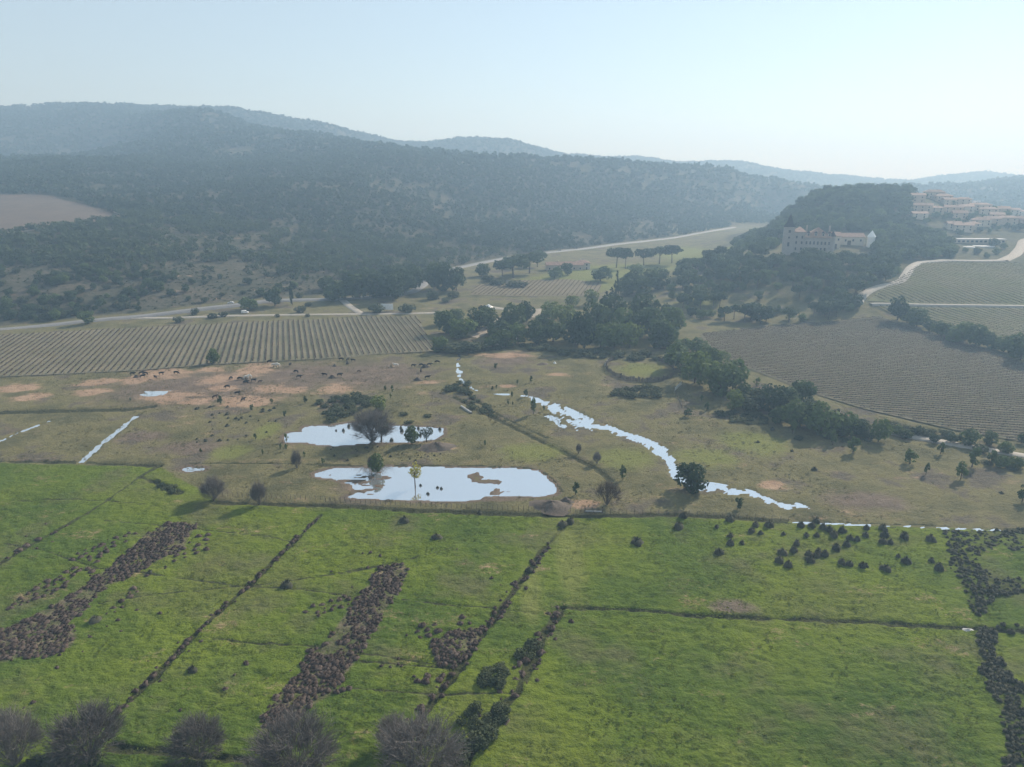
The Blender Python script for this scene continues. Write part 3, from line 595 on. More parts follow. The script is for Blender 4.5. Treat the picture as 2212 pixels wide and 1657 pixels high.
def trunk_mesh(name, top, seed, rad=.035, limbs=5, spread=.3, n=6):
    rng = random.Random(seed); mb = MB(); bx, by = rng.uniform(-.05, .05), rng.uniform(-.05, .05)
    mb.tube([(0, 0, -.03), (bx * .4, by * .4, top * .4), (bx, by, top)], [rad * 1.35, rad, rad * .55], n)
    for k in range(limbs):
        a = 6.283 * k / limbs + rng.uniform(-.4, .4); z0 = top * rng.uniform(.55, .95); r = spread * rng.uniform(.6, 1)
        mb.tube([(bx * z0 / top, by * z0 / top, z0), (r * .5 * math.cos(a), r * .5 * math.sin(a), z0 + .12), (r * math.cos(a), r * math.sin(a), z0 + rng.uniform(.18, .32))], [rad * .5, rad * .33, rad * .15], 4, False)
    return mb.mesh(name, M['bark'])
KINDS = {}
def make_kind(key, shape, mat, nl, n, size, var, top=.5, rad=.035, limbs=5, spread=.3):
    cr = []; raw = []
    for q in range(var):
        v, f = crown_arrays(shape, nl, n, size, 100 * len(KINDS) + q); raw.append((v, f)); cr.append(mesh_np('crown_' + key, v, f, [M[mat]]))
    KINDS[key] = (cr, [trunk_mesh('trunk_' + key, top, q, rad, limbs, spread) for q in range(2)], raw)
make_kind('pine', 'round', 'pine', 20, 900, .050, 4, .5, .022)
make_kind('umbrella', 'umbrella', 'pine', 20, 700, .046, 3, .68, .022, 7, .34)
make_kind('oak', 'round', 'oak', 22, 900, .050, 4, .42, .024)
make_kind('spring', 'round', 'spring', 20, 760, .048, 3, .42, .022)
make_kind('cypress', 'column', 'cypress', 40, 520, .05, 2, .3, .05, 0)
make_kind('scrub', 'low', 'scrub', 10, 380, .065, 4, .25, .03, 4, .25)
make_kind('sapling', 'slim', 'oak', 14, 420, .055, 4, .6, .03, 4, .2)
make_kind('springsap', 'slim', 'spring', 14, 360, .055, 2, .6, .03, 4, .2)
make_kind('yellow', 'sparse', 'yellow', 16, 420, .034, 1, .62, .03, 9, .32)
make_kind('dark', 'sparse', 'scrub', 26, 700, .030, 2, .5, .03, 9, .36)
def bare_mesh(name, mat, seed, nb=90, width=.0045, trunk=False):
    """leafless shrub: stems that fork and fork again into a dense haze of twigs with a rounded outline"""
    rng = np.random.default_rng(seed); V = []; F = []
    def strip(p, q, w):
        d = q - p; a = np.cross(d, rng.normal(size=3)); a = a / (np.linalg.norm(a) + 1e-9) * w; b = len(V)
        V.extend([p - a, p + a, q + a * .5, q - a * .5]); F.extend([(b, b + 1, b + 2), (b, b + 2, b + 3)])
    ctr = np.array([0, 0, .42])
    for i in range(nb):
        d = rng.normal(size=3); d /= np.linalg.norm(d); d[2] = abs(d[2]) - .55 * (rng.random() < .4) * rng.random(); lump = rng.uniform(.85, 1.08)
        tip = ctr + d * np.array([.40, .40, .46]) * lump; r0 = .05
        base = np.array([d[0] * r0, d[1] * r0, .02]); mid = base * .45 + tip * .5 + np.array([0, 0, .06]) + rng.normal(0, .03, 3)
        if i % 3 == 0: strip(base, mid, width * 1.6)
        strip(mid, tip, width)
        for k in range(6):
            s = rng.uniform(.1, 1); p = mid * (1 - s) + tip * s; out = p - np.array([0, 0, .2]); out /= np.linalg.norm(out) + 1e-6
            q = p + (out + rng.normal(0, .45, 3) + np.array([0, 0, .3])) * rng.uniform(.07, .14); strip(p, q, width * .8)
            for j in range(5):
                s2 = rng.uniform(.1, 1); p2 = p * (1 - s2) + q * s2; q2 = p2 + (out + rng.normal(0, .6, 3) + np.array([0, 0, .35])) * rng.uniform(.04, .09)
                strip(p2, q2, width * .65)
    return mesh_np(name, np.array(V), np.array(F), [M[mat]])
BARE = [bare_mesh('twigs', 'twig', s, 230, .0036) for s in range(3)] + [bare_mesh('twigs', 'twig_red', 9, 110)]
def tussock_arrays(seed, n=90, spiky=1.0):
    """tuft of rushes: an uneven mound hidden under arching blades"""
    rng = np.random.default_rng(seed); V = []; F = []; m = 9; ph = rng.uniform(0, 6.28, 3)
    lob = lambda a: 1 + .16 * math.sin(2 * a + ph[0]) + .12 * math.sin(3 * a + ph[1]) + .08 * math.sin(5 * a + ph[2])
    for z, r in [(0, .90), (.36, .78), (.55, .46)]:
        for k in range(m):
            a = 6.283 * k / m; q = r * .5 * lob(a) * rng.uniform(.86, 1.1); V.append((q * math.cos(a), q * math.sin(a), z * rng.uniform(.75, 1.1) - .04))
    V.append((rng.uniform(-.08, .08), rng.uniform(-.08, .08), .58))
    for i in range(2):
        for k in range(m):
            a, b = i * m + k, i * m + (k + 1) % m; F += [(a, b, b + m), (a, b + m, a + m)]
    F += [(2 * m + k, 2 * m + (k + 1) % m, 3 * m) for k in range(m)]
    for k in range(n):
        a = rng.uniform(0, 6.283); el = rng.uniform(.0, 1) ** .8; c = math.cos(el * 1.5) * lob(a); s = math.sin(el * 1.5)
        p = np.array([math.cos(a) * c * .32, math.sin(a) * c * .32, s * .45]); g = rng.uniform(1.25, 1.75)
        q = p * np.array([g, g, rng.uniform(1.15, 1.75) * spiky ** .3]) + np.array([rng.normal(0, .05), rng.normal(0, .05), .08])
        t_ = np.array([-math.sin(a), math.cos(a), rng.uniform(-.3, .3)]) * .045; b = len(V); V += [tuple(p - t_), tuple(p + t_), tuple(q)]; F.append((b, b + 1, b + 2))
    return np.array(V), np.array(F)
TUS_RAW = [tussock_arrays(s) for s in range(5)]
TUS = [mesh_np('rush_clump', v, f, [M['tussock']]) for v, f in TUS_RAW]
RUSH = [mesh_np('rush_clump', *tussock_arrays(20 + s, 110, 1.4), [M['rush']]) for s in range(3)]
def tree(name, kind, loc, w, h, label, cat, group=None, var=None):
    cr, tr, _ = KINDS[kind]; k = random.randrange(len(cr)) if var is None else var
    e = tag(empty(name, loc, random.uniform(0, 6.28), (w, w * random.uniform(.92, 1.08), h)), label, cat, group)
    obj('crown', cr[k % len(cr)], e); obj('trunk', tr[k % len(tr)], e)
    return e
def px_tree(name, kind, p, hz, wz, label, cat='tree', group=None, grow_=1.12, flat=False):
    """a plant whose foot, height and width were read off a zoomed view (zoom pixels)"""
    x, y, z = hit(*p); m = mpp(*p, y, z) * .3421
    dep = math.atan2(H_CAM - z, y); h = hz * m / math.cos(dep) * grow_; w = wz * m * grow_
    return tree(name, kind, (x, y, z - .05 * h), w, max(h, .5), label, cat, group)
def px_bare(p, hz, wz, k, label, group=None, cat='shrub', name='leafless_shrub', stem=False):
    x, y, z = hit(*p); m = mpp(*p, y, z) * .3421; dep = math.atan2(H_CAM - z, y); h = hz * m / math.cos(dep); w = wz * m
    e = tag(empty(name, (x, y, z - .05), random.uniform(0, 6.28), (w * 1.08, w * 1.08, h)), label, cat, group)
    obj('twigs', BARE[k], e)
    if stem: obj('trunk', KINDS['oak'][1][0], e)
    return e
def clump(p, wz, label, cat, group, name='rush_clump', meshes=None, flat=.65):
    x, y, z = hit(*p); w = wz * mpp(*p, y, z) * .3421 * random.uniform(.92, 1.1)
    return tag(obj(name, random.choice(meshes or RUSH), None, (x, y, z - .08), random.uniform(0, 6.28), (w, w * random.uniform(.85, 1.1), w * flat)), label, cat, group)
# ------------------------------------------------------------------ single plants of the pasture
px_bare(Z(4, 1350, 1262), 140, 150, 0, 'rounded leafless grey tree casting a long shadow, larger of the pair', None, 'tree', 'leafless_tree', True)
px_bare(Z(4, 1637, 1292), 145, 95, 1, 'small leafless grey tree right of the larger round one', None, 'tree', 'leafless_tree', True)
px_tree('poplar_tree', 'oak', Z(4, 1352, 402), 95, 75, 'round green tree alone at the lower edge of the left vineyard')
px_bare(Z(5, 300, 893), 195, 270, 1, 'wide dark leafless willow standing in the upper pond', None, 'tree', 'willow_tree', True)
px_tree('willow_tree', 'dark', Z(5, 355, 890), 150, 150, 'dark twiggy tree in front of the willow in the upper pond')
px_tree('green_tree', 'oak', Z(5, 545, 908), 112, 92, 'green tree on the near bank of the upper pond')
px_tree('dark_tree', 'dark', Z(5, 642, 893), 95, 95, 'dark thin tree on the earth bank right of the upper pond')
px_tree('green_tree', 'oak', Z(5, 328, 1088), 115, 92, 'green bushy tree at the left end of the lower pond')
px_bare(Z(5, 292, 1075), 90, 40, 1, 'thin bare sapling beside the bushy tree in the lower pond', None, 'sapling', 'bare_sapling')
px_tree('yellow_tree', 'yellow', Z(5, 570, 1182), 150, 95, 'yellow blossoming tree standing in the lower pond')
px_tree('slim_tree', 'sapling', Z(5, 1315, 722), 100, 55, 'slim tree left of the braided stream')
px_tree('green_tree', 'sapling', Z(5, 1880, 1135), 88, 55, 'small oval tree above the bare willow by the gate')
px_tree('green_bush', 'sapling', Z(5, 1582, 1228), 75, 55, 'green bush at the right corner of the lower pond')
px_bare(Z(5, 1780, 1290), 140, 165, 3, 'brownish bare willow beside the field gate', None, 'tree', 'willow_tree', True)
px_tree('pine_tree', 'pine', Z(6, 105, 1205), 175, 195, 'dark broad pine standing on the edge of the stream')
px_tree('green_sapling', 'sapling', Z(6, 402, 1322), 82, 58, 'small green sapling right of the stream pine')
for x, y, h, w, lb in [(1000, 915, 95, 62, 'narrow tree below the hedge, first left of the gravel track end'), (1130, 965, 98, 95, 'double crowned tree below the hedge in the right pasture'), (1490, 1035, 85, 105, 'wide low tree alone in the right pasture'), (1590, 1105, 75, 42, 'thin sapling right of the wide low tree'),
                       (1810, 1135, 118, 84, 'tall oval tree in the right pasture below the gravel track'), (1880, 1055, 122, 104, 'large round tree below the gravel track at right'), (2000, 1035, 92, 72, 'dark round tree beside the gravel track at right'), (2195, 1275, 112, 84, 'tree at the right edge of the picture in the pasture'), (1680, 975, 80, 52, 'slender tree on the near side of the gravel track')]:
    px_tree('pasture_tree', 'sapling', Z(6, x, y), h, w, lb)
for (x, y, w), lb in zip([(885, 1075, 46), (745, 955, 26), (620, 820, 40), (530, 900, 26), (2065, 1222, 34)], ['lone dark bush in the middle of the right pasture', 'tiny dark bush above the lone bush in the right pasture', 'small bush below the hedge beside the red brown thicket', 'small dark bush among wheel ruts in the right pasture', 'low dark bush near the right edge of the pasture']):
    clump(Z(6, x, y), w, lb, 'bush', None, 'dark_bush')
G = 'saplings in the pasture round the ponds'
for n_, x, y, h in [(4, 1390, 662, 62), (4, 1592, 702, 46), (4, 1715, 658, 38), (4, 1800, 742, 46), (4, 1612, 882, 38), (4, 1270, 967, 32), (4, 1772, 942, 36), (4, 1806, 952, 42), (4, 1660, 978, 34), (4, 1920, 992, 36), (4, 2040, 1037, 42), (4, 1810, 892, 50), (4, 1930, 655, 52), (4, 825, 640, 24),
                   (5, 1078, 438, 42), (5, 1300, 522, 42), (5, 1215, 533, 32), (5, 1082, 562, 26), (5, 1056, 572, 30), (5, 1265, 612, 52), (5, 1180, 617, 38), (5, 427, 582, 42), (5, 380, 578, 36), (5, 415, 622, 32), (5, 1010, 922, 36), (5, 1382, 700, 34), (5, 1155, 665, 30), (5, 1185, 668, 26), (6, 205, 700, 60), (6, 175, 640, 40)]:
    px_tree('green_sapling', random.choice(['sapling', 'sapling', 'springsap']), Z(n_, x, y), h, h * .62, 'small green sapling scattered in the dull pasture around the two ponds', 'sapling', G)
px_bare(Z(4, 1875, 1062), 112, 60, 1, 'slim bare sapling left of the lower pond', None, 'sapling', 'bare_sapling')
px_bare(Z(5, 1600, 972), 65, 34, 0, 'bare sapling beside the long diagonal ditch', None, 'sapling', 'bare_sapling')
px_bare(Z(5, 1716, 1034), 75, 50, 0, 'bare bush at the lower end of the diagonal ditch', None, 'sapling', 'bare_sapling')
px_tree('leaning_tree', 'spring', Z(5, 345, 700), 110, 110, 'pale budding tree behind the upper pond', 'tree')
# scrub thickets (each bush one thing)
def fill(poly, gap, n_max=400, tries=30, jit=None):
    poly = np.asarray(poly)[:, :2]; x0, y0 = poly.min(0); x1, y1 = poly.max(0); pts = []; cell = {}
    area = (x1 - x0) * (y1 - y0); N = int(area / (gap * gap) * 4) + 40
    C = np.column_stack([RNG.uniform(x0, x1, N), RNG.uniform(y0, y1, N)]); C = C[inside(poly, C[:, 0], C[:, 1])]
    for p in C:
        k = (int(p[0] // gap), int(p[1] // gap)); ok = True
        for i in (-1, 0, 1):
            for j in (-1, 0, 1):
                for q in cell.get((k[0] + i, k[1] + j), ()):
                    if (q[0] - p[0]) ** 2 + (q[1] - p[1]) ** 2 < gap * gap: ok = False
        if ok:
            cell.setdefault(k, []).append(p); pts.append(p)
            if len(pts) >= n_max: break
    return pts
def thicket(poly, gap, w, h, label, group, kind='scrub', name='scrub_bush', cat='bush', n_max=60):
    for p in fill(poly, gap, n_max):
        s = random.uniform(.7, 1.3); z = tz(*p) if p[1] > 380 else 0
        tree(name, kind, (p[0], p[1], z - .1), w * s, h * s * random.uniform(.8, 1.2), label, cat, group)
thicket(W(P5((-60, 640), (60, 610), (220, 600), (310, 640), (250, 680), (60, 770), (-20, 750))), 3.6, 5.0, 2.6, 'dark scrub bush in the thicket behind the upper pond', 'thicket behind the upper pond')
thicket(W(P5((300, 700), (560, 700), (700, 740), (560, 790), (330, 770))), 7.0, 3.6, 1.6, 'low bush on the far bank of the upper pond', 'bushes on the upper pond bank')
thicket(W(P5((760, 570), (830, 515), (910, 530), (930, 600), (850, 600))), 3.2, 4.4, 2.6, 'dark bush where the stream enters the pasture', 'bushes at the stream mouth')
thicket(W(P5((880, 640), (950, 610), (1060, 690), (1120, 740), (1060, 740), (930, 690))), 3.0, 3.4, 1.6, 'dark bush along the head of the diagonal ditch', 'bushes along the diagonal ditch')
thicket(W(P5((1820, 600), (1900, 560), (2060, 555), (2140, 590), (2120, 620), (1930, 618))), 3.6, 5.0, 2.6, 'dark scrub bush below the round pen', 'scrub below the round pen')
thicket(W(P5((690, 330), (730, 270), (860, 290), (1000, 300), (1130, 315), (870, 330))), 4.2, 6.0, 3.2, 'dark scrub bush in front of the central wood', 'scrub before the central wood')
thicket(W(P5((1150, 300), (1300, 285), (1500, 320), (1700, 330), (1900, 360), (2180, 350), (2200, 390), (1900, 385), (1600, 370), (1400, 330))), 4.6, 6.5, 3.4, 'bush in the scrub belt above the round pen', 'scrub belt above the round pen')
thicket(W(P6((280, 720), (420, 700), (570, 740), (600, 780), (450, 790), (330, 760))), 3.4, 4.0, 2.0, 'reddish brown bush at the lower edge of the hedge', 'brown bushes below the hedge')
thicket(W(P4((980, 1140), (1020, 1150), (1150, 1215), (1090, 1225), (1010, 1190))), 2.2, 2.8, 1.3, 'dark bush along the short ditch below the meadow corner', 'bushes on the short ditch')
thicket(W(P6((1340, 790), (1700, 830), (1800, 880), (1560, 860), (1380, 830))), 4.0, 5.0, 2.6, 'bush in the low hedge between gravel track and vineyard', 'low hedge by the gravel track')
thicket(W(P6((1900, 1010), (2209, 1040), (2209, 1090), (2000, 1060))), 4.5, 4.6, 2.2, 'dull bush beside the gravel track near the right edge', 'bushes near the right edge')
thicket(W(P6((700, 860), (1100, 880), (1120, 920), (760, 880))), 5.0, 4.6, 2.2, 'small bush at the foot of the big hedge trees', 'bushes under the hedge')
for i in range(34):
    x = random.uniform(1220, 1760); y = random.uniform(660, 900)
    clump(Z(4, x, y), random.uniform(16, 36), 'small dark tuft in the pasture left of the upper pond', 'tuft', 'tufts left of the upper pond', 'dark_tuft', RUSH, .6)
for x, y, w in [(485, 828, 26), (590, 812, 22), (602, 855, 22), (478, 808, 20), (116, 825, 24), (70, 824, 14), (725, 818, 22), (420, 888, 26), (290, 905, 16), (150, 800, 22)]:
    clump(Z(5, x, y), w, 'dark rush tuft growing out of the upper pond', 'tuft', 'tufts in the upper pond', 'dark_tuft', RUSH, .95)
for (x, y), lb in zip([(603, 1170), (650, 1224), (710, 1184), (734, 1190)], ['black rush tuft nearest the yellow tree in the lower pond', 'black rush tuft lowest of the four in the lower pond', 'left tuft of the touching pair in the lower pond', 'right tuft of the touching pair in the lower pond']):
    o = clump(Z(5, x, y), 22, lb, 'tuft', None, 'dark_tuft', RUSH, .9); o.location.z = WL - .05
for i in range(30):
    x = random.uniform(20, 760); y = random.uniform(925, 1020)
    clump(Z(5, x, y), random.uniform(10, 24), 'tiny dark tuft on the strip between the two ponds', 'tuft', 'tufts between the ponds', 'dark_tuft', RUSH, .7)
# ------------------------------------------------------------------ rush clumps and tussocks of the green meadow
RG = 'dark rush clumps scattered on the green meadow at right'
for x, y, w in [(30, 145, 62), (60, 80, 62), (355, 100, 68), (270, 145, 36), (515, 135, 50), (490, 170, 50), (600, 135, 62), (545, 185, 42), (355, 205, 52), (355, 250, 62), (430, 245, 42), (690, 188, 30), (835, 198, 42), (900, 198, 42), (775, 250, 56), (755, 295, 62), (685, 310, 62), (665, 360, 62), (720, 385, 62), (860, 358, 62), (1010, 198, 62), (1025, 280, 62), (1090, 255, 56), (1110, 218, 56), (1155, 225, 46),
                (1215, 155, 52), (1210, 198, 46), (1320, 155, 62), (1330, 198, 62), (1320, 240, 56), (1365, 240, 42), (1455, 208, 62), (1415, 328, 36), (1465, 364, 62), (1625, 358, 42), (1670, 405, 78), (1620, 224, 62), (1060, 370, 60), (1190, 394, 60), (1110, 380, 50), (1210, 390, 40), (800, 140, 60), (870, 140, 56), (940, 150, 60), (980, 165, 56), (1060, 170, 60), (900, 110, 50), (850, 320, 60), (900, 330, 60), (950, 320, 60), (910, 300, 50)]:
    clump(Z(9, x, y), w, 'dark round rush clump among the scattered clumps in the right meadow', 'rush clump', RG, 'rush_clump', RUSH, .85)
clump(Z(9, 285, 306), 74, 'dark round rush clump left of all the scattered clumps, with pale ground beside', 'rush clump', None)
clump(Z(9, 1335, 410), 74, 'spiky rush clump lowest of the scattered clumps in the right meadow', 'rush clump', None)
for n_, x, y, w, lb in [(8, 500, 105, 76, 'dark round rush clump below the lower pond fence'), (8, 705, 212, 74, 'dark round rush clump right of the brown ditch line'), (8, 975, 55, 48, 'dark rush clump touching the fence line'), (8, 1970, 245, 84, 'dark round rush clump alone in the bright meadow below the gate'), (8, 1290, 418, 60, 'dark rush clump at the top of the tussock lined ditch'), (8, 1500, 130, 70, 'dark bush at the ditch end below the fence, left one'), (8, 1550, 110, 66, 'dark bush at the ditch end below the fence, right one'), (7, 1215, 1050, 84, 'grey rush clump in the left meadow right of the straight ditch'), (7, 1808, 515, 82, 'wide dark clump where two trails cross'), (7, 600, 738, 80, 'long low clump right of the large brown tussock bed'), (7, 945, 430, 46, 'small reddish tussock where a trail leaves the large bed')]:
    clump(Z(n_, x, y), w, lb, 'rush clump', None)
beds = []   # (polygon, gap, size, label, group)
def bed(P, gap, sz, label, group): beds.append((W(P), gap, sz, label, group))
bed(P7((-260, 930), (0, 790), (330, 640), (700, 390), (900, 200), (1080, 105), (1260, 120), (1230, 165), (1150, 285), (1000, 355), (850, 440), (700, 520), (560, 620), (540, 680), (430, 740), (500, 830), (450, 900), (300, 965), (150, 965), (0, 1010), (-260, 1120)), 0.76, 1.4, 'brown tussock packed in the large dark bed at left', 'tussocks of the large left bed')
bed(P7((0, 690), (150, 560), (330, 460), (480, 400), (620, 410), (560, 470), (350, 560), (130, 650)), 1.35, 1.5, 'brown tussock in the loose fringe left of the large bed', 'tussocks left of the large bed')
bed(P7((410, 350), (600, 250), (700, 215), (850, 160), (900, 165), (790, 240), (640, 330), (620, 370)), 1.4, 1.5, 'brown tussock in the loose patch above the large bed', 'tussocks above the large bed')
bed(P7((1100, 370), (1300, 290), (1350, 180), (1230, 190), (1240, 260), (1020, 360)), 1.7, 1.4, 'brown tussock in the loose patch at the upper right of the large bed', 'tussocks upper right of the large bed')
bed(P7((660, 690), (770, 600), (850, 520), (895, 510), (840, 600), (720, 690)), 1.5, 1.35, 'brown tussock in the small strip right of the large bed', 'tussocks in the small strip')
bed(P8((510, 370), (350, 390), (270, 500), (120, 700), (0, 860)) + P7((2090, 850), (1960, 910), (1900, 1060), (1760, 1190), (1650, 1330), (1640, 1420), (1800, 1440), (1900, 1330), (2080, 1210), (2209, 1160)) + P8((60, 1180), (190, 1000), (250, 900), (320, 780), (440, 590), (530, 440)), 0.76, 1.4, 'dark brown tussock packed in the long middle bed', 'tussocks of the middle bed')
bed(P7((1890, 680), (2060, 600), (2209, 560), (2209, 650), (2000, 720)), 1.4, 1.4, 'brown tussock in the loose patch left of the middle bed', 'tussocks left of the middle bed')
bed(P7((1780, 1030), (1900, 990), (1950, 1100), (1850, 1110)), 2.2, 1.2, 'tussock in the sparse edge left of the middle bed foot', 'tussocks at the middle bed foot')
bed(P8((660, 880), (760, 810), (1050, 750), (930, 900), (830, 1020), (690, 1020), (670, 930)), 0.78, 1.3, 'brown tussock packed in the patch beside the tussock lined ditch', 'tussocks beside the ditch')
bed(P8((540, 820), (620, 740), (720, 760), (720, 820), (600, 850)), 1.7, 1.5, 'brown tussock in the open group left of the ditch patch', 'open tussock group')
bed(P8((830, 710), (930, 685), (960, 750), (850, 770)), 1.8, 1.4, 'brown tussock in the small group above the ditch patch', 'small upper tussock group')
bed(P8((380, 990), (480, 965), (490, 1000), (400, 1040)), 1.6, 1.4, 'brown tussock in the small group between the beds', 'small tussock group between beds')
bed(P8((520, 1090), (640, 1060), (680, 1100), (600, 1130)), 1.4, 1.4, 'brown tussock in the low group near the foreground', 'low foreground tussock group')
bed(P7((1340, 1160), (1600, 940), (1600, 1000), (1450, 1175)), 2.3, 1.2, 'brown tussock in the strip between the two ditches', 'tussocks between two ditches')
bed(P7((1150, 830), (1260, 860), (1330, 880), (1200, 960), (1150, 940)), 2.4, 1.3, 'olive tussock beside the straight ditch', 'tussocks beside the straight ditch')
def along(line, gap, wid, sz, label, group): beds.append((('line', np.asarray(line), wid), gap, sz, label, group))
along(W(P7((700, 1340), (860, 1190), (1250, 800), (1600, 480), (1900, 190), (2000, 90))), 0.95, .9, 1.15, 'small brown tussock growing along the straight ditch', 'tussocks along the straight ditch')
along(W(P8((560, 1390), (700, 1200), (900, 960), (1060, 720), (1200, 540), (1400, 260))), 0.75, 1.6, 1.25, 'brown tussock lining the right hand ditch', 'tussocks along the right ditch')
along(W(P8((1060, 1350), (1200, 1150), (1300, 980), (1400, 800), (1460, 680))), 0.5, 2.6, 1.35, 'brown tussock on the dark bank beside the right meadow', 'tussocks on the dark bank')
along(W(P7((0, 370), (120, 290), (240, 230), (420, 140))), 2.0, .9, 1.5, 'brown tussock in the row at the left edge', 'tussocks in the left row')
bed(P9((1690, 160), (1850, 165), (2209, 150), (2209, 330), (2060, 260), (1900, 330), (2000, 440), (2209, 470), (2209, 560), (2000, 640), (1920, 700), (1850, 620), (1800, 480), (1740, 420), (1730, 250)), 1.1, 1.4, 'dull brown clump in the scrubby corner at right', 'clumps of the scrubby corner')
bed(P9((1950, 750), (2400, 770), (2400, 830), (2040, 800), (1950, 800)), 1.8, 1.8, 'brown clump along the ditch at the right edge', 'clumps along the edge ditch')
bed(P9((1935, 790), (2040, 805), (2060, 960), (2160, 1080), (2240, 1180), (2400, 1400), (2400, 1700), (2080, 1700), (2080, 1480), (2050, 1300), (1960, 1180), (1925, 950)), 0.85, 1.5, 'grey brown bush in the dark bank down the right edge', 'bushes of the right edge bank')
for q, s in (((1300, 920), 150), ((1060, 1090), 170)):
    thicket(W(P8((q[0] - s * .55, q[1] + s * .2), (q[0], q[1] - s * .4), (q[0] + s * .5, q[1] - s * .3), (q[0] + s * .4, q[1] + s * .3), (q[0] - s * .2, q[1] + s * .45))), 1.5, 2.6, 1.6, 'dark bush in a dense clump between bank and bright strip', 'dense dark bushes by the bank', name='bank_bush')
thicket(W(P8((800, 1560), (880, 1300), (980, 1280), (1010, 1340), (1080, 1270), (1140, 1290), (1120, 1420), (960, 1560), (860, 1640))), 1.5, 2.7, 1.8, 'dark bush in the dense thicket at the foot of the bank', 'dense thicket at the bank foot', name='bank_bush', n_max=90)
cand = []
for shp, gap, sz, label, group in beds:
    if isinstance(shp, tuple):
        _, line, wid = shp; L = np.append(0, np.cumsum(np.hypot(*np.diff(line, axis=0).T))); s_ = np.arange(0, L[-1], gap) ; s_ = s_ + RNG.uniform(-.5, .5, len(s_)) * gap
        pts = [(np.interp(q, L, line[:, 0]) + RNG.normal(0, wid * .5), np.interp(q, L, line[:, 1]) + RNG.normal(0, wid * .5)) for q in s_ if random.random() < .88]
    else:
        pts = fill(shp, gap, 2600)
        if gap < 1.2: pts = [p for p in pts if float(fbm(np.array([p[0] / 4.5]), np.array([p[1] / 4.5]), 33, 3)[0]) > .22 + .10 * random.random() and sdist(shp, np.array([p[0]]), np.array([p[1]]))[0] > 2.2 * (float(vnoise(p[0] / 3, p[1] / 3, 5)) - .45)]
    for p in pts: cand.append((p[0], p[1], sz * random.uniform(.5, 1.35), label, group))
# loose ones all over the left meadow
for i in range(70):
    p = W([Z(random.choice((7, 7, 8)), random.uniform(0, 1300), random.uniform(120, 1300))])[0]
    cand.append((p[0], p[1], random.uniform(.5, 1.1), 'small tuft loose in the green meadow away from the beds', 'loose meadow tufts'))
cand.sort(key=lambda c: -c[2] / math.hypot(c[1], H_CAM))
DARKG = ('clumps of the scrubby corner', 'clumps along the edge ditch', 'bushes of the right edge bank')
for x_, y_, s_, label, group in cand[:280]:
    tag(obj('brown_tussock', random.choice(RUSH if group in DARKG else TUS), None, (x_, y_, -.06), random.uniform(0, 6.28), (s_, s_ * random.uniform(.7, 1.3), s_ * random.uniform(.42, .62))), label, 'tussock', group)
def merge_np(name, items, raws, mat, label, cat, smooth=False):
    """past the countable ones: the rest as one mass; items = (x, y, z, sx, sz, rot, k)"""
    Vs = []; Fs = []; b = 0
    for x_, y_, z_, sx, sz, rt, k in items:
        v, f = raws[k]; c, s = math.cos(rt), math.sin(rt)
        q = np.empty_like(v); q[:, 0] = (v[:, 0] * c - v[:, 1] * s) * sx + x_; q[:, 1] = (v[:, 0] * s + v[:, 1] * c) * sx + y_; q[:, 2] = v[:, 2] * sz + z_
        Vs.append(q); Fs.append(f + b); b += len(v)
    if not Vs: return
    return tag(obj(name, mesh_np(name, np.concatenate(Vs), np.concatenate(Fs), [mat], smooth=smooth)), label, cat, None, 'stuff')
merge_np('tussock_bed', [(x_, y_, -.06, s_, s_ * random.uniform(.42, .66), random.uniform(0, 6.28), random.randrange(5)) for x_, y_, s_, l_, g_ in cand[280:] if g_ not in DARKG], TUS_RAW, M['tussock'], 'the farther brown tussocks of the meadow beds', 'tussocks')
merge_np('rush_bed', [(x_, y_, -.06, s_, s_ * random.uniform(.5, .75), random.uniform(0, 6.28), random.randrange(5)) for x_, y_, s_, l_, g_ in cand[280:] if g_ in DARKG], TUS_RAW, M['rush'], 'the farther dark clumps of the scrubby right corner', 'rushes')
print('tussocks', len(cand))
# ------------------------------------------------------------------ foreground leafless shrubs
for n_, x, y, h, w, k, lb in [(7, 100, 1640, 330, 330, 0, 'large leafless grey shrub in the bottom left corner'), (7, 570, 1600, 300, 430, 1, 'wide leafless grey shrub second from the left along the bottom'), (7, 1255, 1600, 250, 330, 2, 'round leafless grey shrub alone at the bottom, third from the left'), (7, 1860, 1720, 320, 560, 0, 'very wide leafless grey shrub fourth from the left along the bottom'),
                              (8, 430, 1530, 200, 210, 1, 'small leafless shrub behind the rightmost bottom shrub'), (8, 610, 1720, 320, 530, 2, 'wide leafless brown grey shrub rightmost along the bottom')]:
    px_bare(Z(n_, x, y), h * .82, w, k, lb)
thicket(W(P7((150, 1620), (600, 1580), (830, 1640), (800, 1720), (100, 1740))), 2.0, 2.8, 1.6, 'dark green bush below the bottom left shrubs', 'dark bushes at the bottom left')
thicket(W(P7((1000, 1640), (1200, 1620), (1300, 1660), (1250, 1740), (980, 1740))), 1.8, 2.4, 1.4, 'dark green bush at the foot of the round bottom shrub', 'dark bushes at the bottom')

# dark peaty soil under the dense beds
nx, ny = xf[nf], yf[nf]; dk = zone2[nf, 0]; dg = zone2[nf, 1]
for shp, gap, sz, label, group in beds:
    if group in DARKG: dg = np.maximum(dg, sstep(-1.2, .8, sdist(shp, nx, ny)) * .47)
    elif not isinstance(shp, tuple) and gap < 1.2: dk = np.maximum(dk, sstep(-1.2, .8, sdist(shp, nx, ny)) * .58)
zone2[nf, 0] = dk; zone2[nf, 1] = dg; gm.attributes['zone2'].data.foreach_set('color', zone2.ravel())
